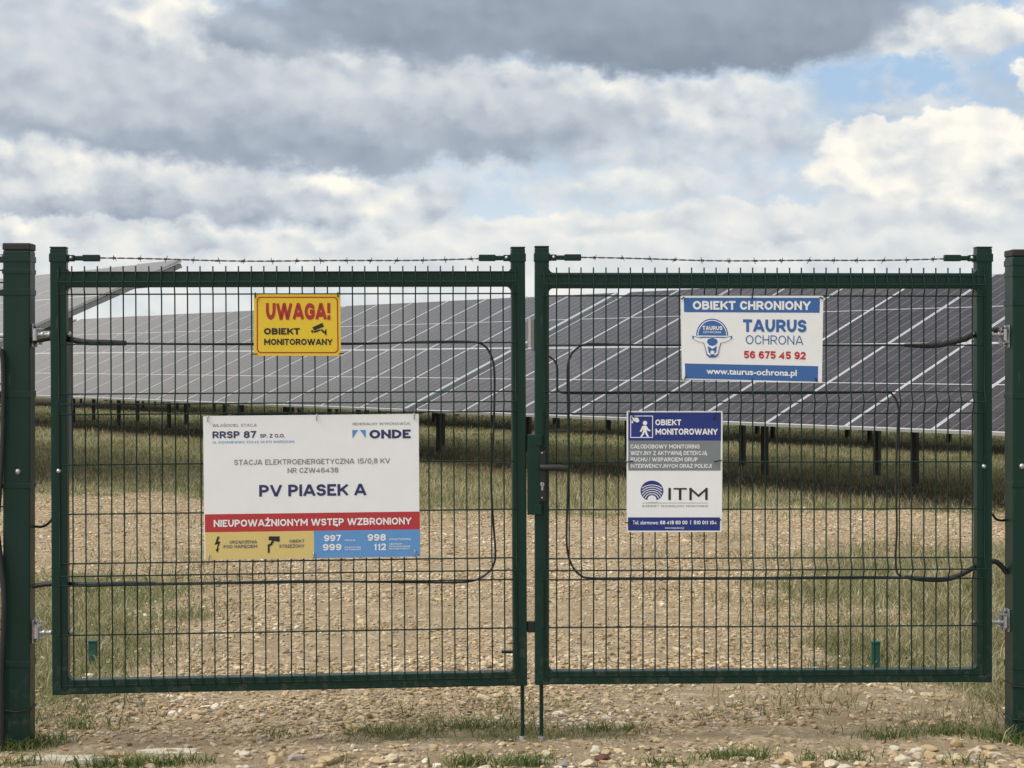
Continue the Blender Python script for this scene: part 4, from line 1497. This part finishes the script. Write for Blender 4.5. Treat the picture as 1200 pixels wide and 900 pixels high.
class Sign:
    """board drawn in zoomed photo pixels, laid on the mesh of a leaf"""
    def __init__(self, name, label, cat, pl, org, k, corners, base, thick=0.003, off=-0.012):
        self.pl, self.org, self.k = pl, org, k
        self.c = corners
        self.off = off
        P = [pl.m @ pl.at(org[0] + x * k, org[1] + y * k, off) for x, y in corners]   # TL TR BR BL
        self.P = P
        self.n = (pl.m.to_3x3() @ Vector((0, -1, 0))).normalized()
        cen = sum(P, Vector()) / 4
        self.o = cen
        mb = MB()
        n = self.n
        fr = [p - cen for p in P]
        # rounded corners and two-sided board
        ring = []
        for i in range(4):
            a, b, c = fr[i - 1], fr[i], fr[(i + 1) % 4]
            u, w = (a - b).normalized(), (c - b).normalized()
            r = 0.005
            for s in (0, 0.5, 1):
                ring.append(b + u * r * (1 - s) ** 2 + w * r * s ** 2)
        nn = len(ring)
        vs = ring + [q - n * thick for q in ring]
        mb.add(vs, [tuple(range(nn))[::-1], tuple(range(nn, 2 * nn))] + [(i, (i + 1) % nn, nn + (i + 1) % nn, nn + i) for i in range(nn)])
        self.root = mb.build(name, M[base], loc=cen)
        tag(self.root, label, cat, 'signs fixed to the gate')
        self.layers = {}
        self.mats = {}

    def uv(self, x, y):
        (x0, y0), (x1, y1), (x2, y2), (x3, y3) = self.c
        u = (x - x0) / (x1 - x0)
        t = y0 + (y1 - y0) * u
        b = y3 + (y2 - y3) * u
        return u, (y - t) / (b - t)

    def pt(self, u, v, lift):
        P = self.P
        a = P[0].lerp(P[1], u)
        b = P[3].lerp(P[2], u)
        return a.lerp(b, v) + self.n * lift - self.o

    def mbof(self, part, color):
        self.layers.setdefault(part, MB())
        ms = self.mats.setdefault(part, [])
        if color not in ms:
            ms.append(color)
        return self.layers[part], ms.index(color)

    def poly(self, part, color, pts, lift=1):
        mb, mi = self.mbof(part, color)
        # triangulate at drawing size, then lay the triangles on the board
        bm = bmesh.new()
        f = bm.faces.new([bm.verts.new((x, -y, 0)) for x, y in pts])
        f.normal_update()
        if f.normal.z < 0:
            f.normal_flip()
        bmesh.ops.triangulate(bm, faces=[f])
        bm.verts.index_update()
        mb.add([self.pt(*self.uv(v.co.x, -v.co.y), lift * 0.0005) for v in bm.verts], [[v.index for v in q.verts] for q in bm.faces], mi)
        bm.free()

    def rect(self, part, color, x0, y0, x1, y1, lift=1, lockv=None):
        u0, va = self.uv(x0, (y0))
        u1, vb = self.uv(x1, (y1))
        xm = (x0 + x1) / 2
        v0, v1 = (self.uv(xm, y0)[1], self.uv(xm, y1)[1]) if lockv is None else lockv
        mb, mi = self.mbof(part, color)
        mb.add([self.pt(u0, v1, lift * .0005), self.pt(u1, v1, lift * .0005), self.pt(u1, v0, lift * .0005), self.pt(u0, v0, lift * .0005)], [(0, 1, 2, 3)], mi)

    def text(self, part, color, s, x0, y0, x1, y1, bold=0.0, lift=2):
        if all(c in GLYPH or c == ' ' for c in s):
            return self.block(part, color, s, x0, y0, x1, y1, max(0.085, 0.125 + 3.0 * bold), lift)
        v, f = text_mesh(s, bold)
        lo, hi = cap_height(bold)
        xa, xb = min(q[0] for q in v), max(q[0] for q in v)
        xm = (x0 + x1) / 2
        u0, u1 = self.uv(x0, y0)[0], self.uv(x1, y0)[0]
        v0, v1 = self.uv(xm, y0)[1], self.uv(xm, y1)[1]
        mb = MB()
        # heavier faces are built from slightly shifted copies of each stroke
        sh = [(0, 0)] + ([(bold * math.cos(i * math.pi / 4), bold * math.sin(i * math.pi / 4)) for i in range(8)] if bold > 0.006 else [])
        for j, (ox, oy) in enumerate(sh):
            self._copy(mb, v, f, ox, oy, xa - bold, xb + bold, lo - bold, hi + bold, u0, u1, v0, v1, lift * .0005 + j * 2e-5)
        mb.build(part, M[color], self.root)

    def block(self, part, color, s, x0, y0, x1, y1, t, lift):
        V, F, zl = stroke_text(s, t)
        xa, xb = min(q[0] for q in V), max(q[0] for q in V)
        xm = (x0 + x1) / 2
        u0, u1 = self.uv(x0, y0)[0], self.uv(x1, y0)[0]
        v0, v1 = self.uv(xm, y0)[1], self.uv(xm, y1)[1]
        mb = MB()
        mb.add([self.pt(u0 + (u1 - u0) * (q[0] - xa) / (xb - xa), v1 + (v0 - v1) * q[1], lift * .0005 + k * 2e-5) for q, k in zip(V, zl)], F)
        mb.build(part, M[color], self.root)

    def _copy(self, mb, v, f, ox, oy, xa, xb, lo, hi, u0, u1, v0, v1, z):
        pts = []
        for q in v:
            a = (q[0] + ox - xa) / (xb - xa)
            h = (q[1] + oy - lo) / (hi - lo)
            pts.append(self.pt(u0 + (u1 - u0) * a, v1 + (v0 - v1) * h, z))
        mb.add(pts, f)

    def tie(self, x, y, m_='black', ang=0.0, l=14):
        """a wire tie: a loop that passes through the board and round the mesh"""
        u, v = self.uv(x, y)
        p = self.pt(u, v, 0.002)
        c, s = math.cos(ang), math.sin(ang)
        ex = (self.P[1] - self.P[0]).normalized()
        ez = (self.P[0] - self.P[3]).normalized()
        d = ex * c + ez * s
        w = l * self.k / FPX * 6.6
        mb = MB()
        mb.tube(smooth_path([p - d * w * 0.5 - self.n * 0.012, p - d * w * 0.45 + self.n * 0.003, p + self.n * 0.005, p + d * w * 0.45 + self.n * 0.003, p + d * w * 0.5 - self.n * 0.012], 4), 0.0024, 0, 6)
        mb.build('cable_tie' if m_ == 'black' else 'wire_clip', M[m_], self.root)

    def done(self):
        for p, mb in self.layers.items():
            mb.build(p, [M[c] for c in self.mats[p]], self.root)


def arc(cx, cy, r, a0, a1, n=24, ry=None):
    return [(cx + r * math.cos(R(a0 + (a1 - a0) * i / n)), cy - (ry or r) * math.sin(R(a0 + (a1 - a0) * i / n))) for i in range(n + 1)]


def band(path_out, path_in):
    return path_out + path_in[::-1]


# white station board
S = Sign('station_board', 'large white PV PIASEK A board with a red band, lowest on its leaf', 'sign', LL, (220, 470), 0.25, [(72, 70), (1083, 60), (1087, 730), (78, 745)], 'white', off=-0.013)
S.text('lettering', 'grey', 'WŁAŚCICIEL STACJI:', 115, 107, 322, 120, 0.004)
S.text('lettering', 'navy', 'RRSP 87', 115, 141, 320, 174, 0.028)
S.text('lettering', 'navy', 'SP. Z O.O.', 336, 154, 452, 171, 0.020)
S.text('lettering', 'skyblue', 'UL. DOMANIEWSKA 37/2.43, 02-672 WARSZAWA', 115, 186, 498, 197, 0.010)
S.text('lettering', 'grey', 'GENERALNY WYKONAWCA:', 768, 100, 1044, 112, 0.004)
S.text('lettering', 'navy', 'ONDE', 849, 134, 1044, 175, 0.040)
S.poly('emblem', 'lightblue', [(768, 136), (798, 136), (789, 145), (770, 176)], 2)
S.poly('emblem', 'lightblue', [(803, 136), (832, 135), (832, 175), (812, 145)], 2)
S.text('lettering', 'grey', 'STACJA ELEKTROENERGETYCZNA 15/0,8 KV', 215, 271, 946, 296, 0.012)
S.text('lettering', 'grey', 'NR CZW46438', 463, 312, 702, 336, 0.012)
S.text('lettering', 'navy', 'PV PIASEK A', 330, 390, 834, 445, 0.030)
S.rect('warning_band', 'red', 76, 531, 1085, 610, 1, (0.683, 0.808))
S.text('lettering', 'white', 'NIEUPOWAŻNIONYM WSTĘP WZBRONIONY', 116, 551, 1046, 584, 0.026, 3)
S.rect('yellow_panel', 'yellow', 77, 615, 585, 740, 1, (0.808, 0.998))
S.rect('blue_panel', 'skyblue', 585, 606, 1086, 730, 1, (0.808, 0.998))
S.poly('lightning_symbol', 'ink', [(134, 635), (144, 634), (136, 659), (148, 657), (135, 691), (141, 689), (133, 712), (124, 694), (130, 694), (135, 670), (120, 674)], 3)
S.poly('camera_symbol', 'ink', [(374, 634), (424, 634), (424, 660), (372, 651)], 3)
S.poly('camera_symbol', 'ink', [(388, 654), (398, 656), (388, 676), (377, 680), (377, 712), (368, 712), (368, 672), (380, 668)], 3)
S.text('lettering', 'slate', 'URZĄDZENIA', 190, 653, 319, 667, 0.022, 3)
S.text('lettering', 'slate', 'POD NAPIĘCIEM', 162, 674, 320, 689, 0.022, 3)
S.text('lettering', 'slate', 'OBIEKT', 469, 649, 540, 663, 0.022, 3)
S.text('lettering', 'slate', 'STRZEŻONY', 422, 672, 540, 687, 0.022, 3)
for s, r, b in (('997', (632, 627, 714, 657), .03), ('POLICJA', (730, 648, 780, 656), .012), ('999', (626, 669, 714, 700), .03), ('POGOTOWIE', (730, 682, 806, 689), .012), ('RATUNKOWE', (730, 692, 806, 699), .012),
                ('998', (837, 623, 924, 655), .03), ('STRAŻ POŻARNA', (940, 643, 1042, 652), .012), ('112', (868, 667, 924, 699), .03), ('CENTRUM', (940, 666, 1000, 673), .012),
                ('POWIADAMIANIA', (940, 677, 1040, 684), .012), ('RATUNKOWEGO', (940, 688, 1036, 695), .012)):
    S.text('lettering', 'white', s, *r, b, 3)
for x, y in ((94, 82), (602, 76), (1061, 70), (94, 733), (584, 722), (1061, 712)):
    S.tie(x, y, 'zinc', R(90), 26)
S.done()

# yellow warning
S = Sign('warning_sign', 'small yellow UWAGA sign with a red border, top of its leaf', 'sign', LL, (280, 330), 0.11667, [(150, 128), (1017, 128), (1025, 745), (150, 745)], 'signal')


def rrect(x0, y0, x1, y1, r):
    return arc(x1 - r, y0 + r, r, 90, 0, 6) + arc(x1 - r, y1 - r, r, 0, -90, 6) + arc(x0 + r, y1 - r, r, -90, -180, 6) + arc(x0 + r, y0 + r, r, 180, 90, 6)


o_, i_ = rrect(178, 152, 994, 719, 45), rrect(190, 164, 982, 707, 35)
for k in range(len(o_)):
    k2 = (k + 1) % len(o_)
    if abs(o_[k][0] - o_[k2][0]) + abs(o_[k][1] - o_[k2][1]) > 0.1:
        S.poly('border', 'crimson', [o_[k], o_[k2], i_[k2], i_[k]], 1)
S.text('lettering', 'crimson', 'UWAGA!', 270, 215, 915, 384, 0.046)
S.text('lettering', 'ink', 'OBIEKT', 250, 466, 608, 532, 0.040)
S.text('lettering', 'ink', 'MONITOROWANY', 250, 574, 936, 637, 0.034)
S.poly('camera_symbol', 'ink', [(732, 461), (834, 413), (850, 452), (752, 492)], 2)
S.poly('camera_symbol', 'ink', [(745, 497), (815, 478), (818, 490), (760, 514), (748, 508)], 2)
S.poly('camera_symbol', 'ink', [(720, 490), (738, 486), (746, 512), (726, 516)], 2)
S.poly('camera_symbol', 'ink', [(815, 482), (836, 478), (852, 500), (862, 496), (862, 480), (875, 478), (875, 538), (862, 538), (858, 522), (838, 512)], 2)
for x, y, a in ((165, 136, 1.57), (994, 130, 1.57), (157, 727, 0), (1022, 722, 0)):
    S.tie(x, y, 'black', a, 46)
S.done()

# security company board
S = Sign('security_board', 'white and blue OBIEKT CHRONIONY board with a bull head, top of its leaf', 'sign', RL, (720, 330), 0.34444, [(225, 48), (711, 48), (706, 345), (230, 333)], 'white')
S.rect('header_band', 'blue', 236, 55, 699, 105)
S.text('lettering', 'white', 'OBIEKT CHRONIONY', 266, 66, 669, 96, 0.034)
S.text('lettering', 'blue', 'TAURUS', 437, 129, 655, 172, 0.038)
S.text('lettering', 'blue', 'OCHRONA', 446, 183, 644, 214, -0.006)
S.text('lettering', 'digits_red', '56 675 45 92', 440, 237, 653, 263, 0.036)
S.rect('footer_band', 'blue', 236, 283, 697, 335)
S.text('lettering', 'white', 'www.taurus-ochrona.pl', 310, 297, 623, 318, 0.026)
S.poly('emblem', 'blue', arc(331, 184, 55, 180, 0, 28, 58) , 1)
S.poly('emblem', 'white', arc(331, 184, 51, 180, 0, 28, 54), 2)
S.poly('emblem', 'blue', arc(331, 184, 48, 180, 0, 28, 51), 3)
S.text('emblem', 'white', 'TAURUS', 298, 151, 366, 165, 0.03, 4)
S.text('emblem', 'white', 'OCHRONA', 301, 168, 362, 176, 0.0, 4)
head = [(262, 184), (285, 190), (310, 188), (331, 190), (352, 188), (377, 190), (400, 184), (399, 194), (380, 203), (362, 207), (356, 226), (351, 250), (342, 258), (320, 258), (311, 250), (306, 226), (300, 207), (282, 203), (263, 194)]
cxh, cyh = 331, 212
S.poly('emblem', 'blue', head, 4)
S.poly('emblem', 'white', [(cxh + (x - cxh) * 0.92, cyh + (y - cyh) * 0.86) for x, y in head], 5)
S.rect('emblem', 'white', 283, 184, 379, 187, 4)
S.poly('emblem', 'blue', [(316, 196), (331, 192), (346, 196), (350, 206), (342, 216), (331, 219), (320, 216), (312, 206)], 6)
S.poly('emblem', 'blue', [(315, 219), (325, 225), (324, 246), (318, 240)], 6)
S.poly('emblem', 'blue', [(347, 219), (337, 225), (338, 246), (344, 240)], 6)
S.poly('emblem', 'blue', [(322, 224), (331, 229), (340, 224), (339, 236), (331, 234), (323, 236)], 6)
S.poly('emblem', 'blue', [(323, 247), (339, 247), (337, 253), (325, 253)], 6)
for x, y, a in ((232, 56, 0.6), (468, 52, 1.57), (704, 56, -0.6), (236, 326, 1.2), (468, 336, 1.57), (690, 334, 1.9)):
    S.tie(x, y, 'black', a, 10)
S.done()

# monitoring board
S = Sign('monitoring_board', 'upright blue, grey and white OBIEKT MONITOROWANY board with the ITM logo', 'sign', RL, (720, 330), 0.34444, [(42, 440), (368, 440), (366, 852), (42, 852)], 'white')
S.rect('header_band', 'royal', 47, 445, 363, 541)
S.rect('grey_band', 'bandgrey', 47, 541, 362, 643)
S.rect('footer_band', 'royal', 46, 802, 361, 847)
for r in ((54, 456, 131, 458.5), (54, 529, 131, 531.5), (54, 458.5, 56.5, 529), (128.5, 458.5, 131, 529)):
    S.rect('walking_symbol', 'white', *r, 2)
S.poly('walking_symbol', 'white', arc(104, 481, 7.5, 0, 345, 14), 2)
S.poly('walking_symbol', 'white', [(98, 490), (109, 490), (110, 510), (97, 510)], 2)
S.poly('walking_symbol', 'white', [(108, 491), (112, 494), (116, 502), (123, 505), (121, 510), (112, 506), (107, 499)], 2.1)
S.poly('walking_symbol', 'white', [(99, 491), (96, 503), (91, 512), (86, 509), (91, 501), (94, 492)], 2.1)
S.poly('walking_symbol', 'white', [(103, 508), (110, 508), (112, 517), (118, 528), (111, 528), (106, 519)], 2.1)
S.poly('walking_symbol', 'white', [(97, 508), (104, 508), (101, 518), (94, 528), (87, 528), (95, 517)], 2.2)
S.poly('walking_symbol', 'white', [(59, 461), (80, 463), (85, 474), (78, 480), (64, 473)], 2)
S.poly('walking_symbol', 'white', [(58, 474), (62, 472), (64, 481), (58, 482)], 2)
S.text('lettering', 'white', 'OBIEKT', 139, 469, 227, 489, 0.032)
S.text('lettering', 'white', 'MONITOROWANY', 139, 500, 352, 521, 0.032)
for s, r in (('CAŁODOBOWY MONITORING', (55, 554, 290, 568)), ('WIZYJNY Z AKTYWNĄ DETEKCJĄ', (55, 576, 316, 590)), ('RUCHU I WSPARCIEM GRUP', (55, 598, 284, 612)), ('INTERWENCYJNYCH ORAZ POLICJI', (55, 620, 331, 634))):
    S.text('lettering', 'white', s, *r, 0.016)
cx, cy, rr = 128, 712, 39
S.poly('emblem', 'royal', arc(cx, cy, rr, -58, 238, 40, 35), 1)
for r in (57, 49, 41, 33, 25):
    ang = [q for q in range(4, 177, 4) if (r * math.cos(R(q))) ** 2 + (743 - r * math.sin(R(q)) * 0.92 - 712) ** 2 * (39 / 35) ** 2 < 37.5 ** 2]
    if len(ang) > 3:
        S.poly('emblem', 'white', band(arc(cx, 743, r, ang[0], ang[-1], 24, r * 0.92), arc(cx, 743, r - 2.7, ang[0], ang[-1], 24, (r - 2.7) * 0.92)), 2)
S.poly('emblem', 'white', [(cx - 16, 750)] + arc(cx, 741, 15, 172, 8, 14, 14) + [(cx + 16, 750)], 3)
S.text('lettering', 'ink', 'ITM', 184, 702, 320, 743, 0.002)
S.rect('lettering', 'grey', 95, 752.5, 320, 754)
S.text('lettering', 'grey', 'INTERNET TECHNOLOGY MONITORING', 95, 760, 320, 767, 0.0)
S.text('lettering', 'white', 'Tel. alarmowe:', 62, 813, 150, 826, 0.012)
S.text('lettering', 'white', '68 419 60 00  |  510 011 104', 156, 813, 349, 826, 0.03)
S.text('lettering', 'white', 'www.itmpoland.pl', 172, 834, 238, 841, 0.0)
for x, y, a in ((60, 452, 2.2), (342, 457, 1.2), (50, 612, 0.2), (352, 610, 0.2), (50, 818, 0.2), (352, 812, 0.2)):
    S.tie(x, y, 'black', a, 24)
S.done()


# ------------------------------------------------------------------ small things on the ground
def marker(px, py_b, py_t, d, w, label):
    x = (px - 600) / FPX * d
    g = float(ground_z(x, d))
    h = zpx(py_t, d) - g
    t = empty('marker_stake', (x, d, g))
    tag(t, label, 'marker', 'teal plastic markers behind the gate')
    mb = MB()
    mb.box((-w / 2, -0.012, -0.1), (w / 2, 0.012, h * 0.93), bev=0.003)
    mb.build('stake', M['teal'], t)
    mb = MB()
    mb.box((-w * 0.56, -0.016, h * 0.9), (w * 0.56, 0.016, h), bev=0.004)
    mb.build('stake_cap', M['teal'], t)


marker(109, 790, 750, 8.4, 0.042, 'teal plastic stake in the grass behind the leaf with the PV PIASEK A board')
marker(1026, 778, 751, 8.3, 0.040, 'teal plastic stake in the tall grass behind the leaf with the handle')

rock(1120, 876, 0.066, 'tan angular stone standing tallest among the stones near the right post', SM['tan'], 0.95, 1)
rock(1087, 880, 0.082, 'long flat tan stone beside the tallest stone near the right post', SM['tan'], 0.4, 2)
rock(706, 889, 0.070, 'dark reddish brown stone lying among the beige stones', SM['red'], 0.5, 3)
rock(509, 877, 0.060, 'lone tan stone on the sandy track below the white board', SM['tan'], 0.55, 4)
rock(690, 896, 0.070, 'pale rounded stone in front of the reddish brown stone', SM['pale'], 0.6, 5)
rock(638, 893, 0.075, 'flat whitish stone beside the drop bolt of the handle leaf', SM['white'], 0.3, 6)
rock(660, 897, 0.070, 'blue grey flat stone at the front between two pale ones', SM['grey'], 0.35, 7)
rock(385, 894, 0.110, 'wide tan stone at the front below the white board', SM['tan'], 0.4, 8)
rock(1060, 893, 0.080, 'pale stone at the front left of the tallest stone', SM['pale'], 0.5, 9)
rock(1160, 880, 0.085, 'tan flat stone leaning by the foot of the gate post', SM['tan'], 0.4, 10)
rr_ = random.Random(5)
for i in range(60):
    px = rr_.choice([rr_.uniform(600, 1200), rr_.uniform(860, 1200), rr_.uniform(900, 1200), rr_.uniform(250, 700)])
    py = rr_.uniform(879, 905)
    rock(px, py, rr_.uniform(0.03, 0.075), 'small beige stone among many at the front edge of the dirt track', SM[rr_.choice(['tan', 'pale', 'tan', 'pale', 'pale', 'tan', 'white', 'tan'])], rr_.uniform(0.35, 0.7), 100 + i,
         group='small beige stones along the track edge')
# weathered slabs of pale stone set in the ground at the left
for i, (px, py, w, h, lb) in enumerate(((75, 889, 0.30, 0.004, 'long whitish stone slab sunk in the ground by the left gate post'), (200, 881, 0.24, 0.003, 'shorter whitish stone slab sunk in the sand, farther from the gate post'))):
    x, y = px_ground(px, py)
    rq = random.Random(i + 40)
    nn = 26
    bm = bmesh.new()
    ring = []
    for k in range(nn):
        a = 2 * math.pi * k / nn
        r = 1 + rq.uniform(-0.3, 0.22)
        ring.append(bm.verts.new((w / 2 * math.cos(a) * r, 0.05 * math.sin(a) * r, h)))
    f = bm.faces.new(ring)
    ex = bmesh.ops.extrude_face_region(bm, geom=[f])
    for v in [q for q in ex['geom'] if isinstance(q, bmesh.types.BMVert)]:
        v.co.z = -0.04
        v.co.x *= 1.04
        v.co.y *= 1.08
    bmesh.ops.recalc_face_normals(bm, faces=bm.faces[:])
    mb = MB()
    mb.bm(bm)
    o = mb.build('stone_slab', SM['white'], loc=(x, y, float(ground_z(x, y)) + 0.006))
    tag(o, lb, 'stone slab', 'whitish slabs in the ground')
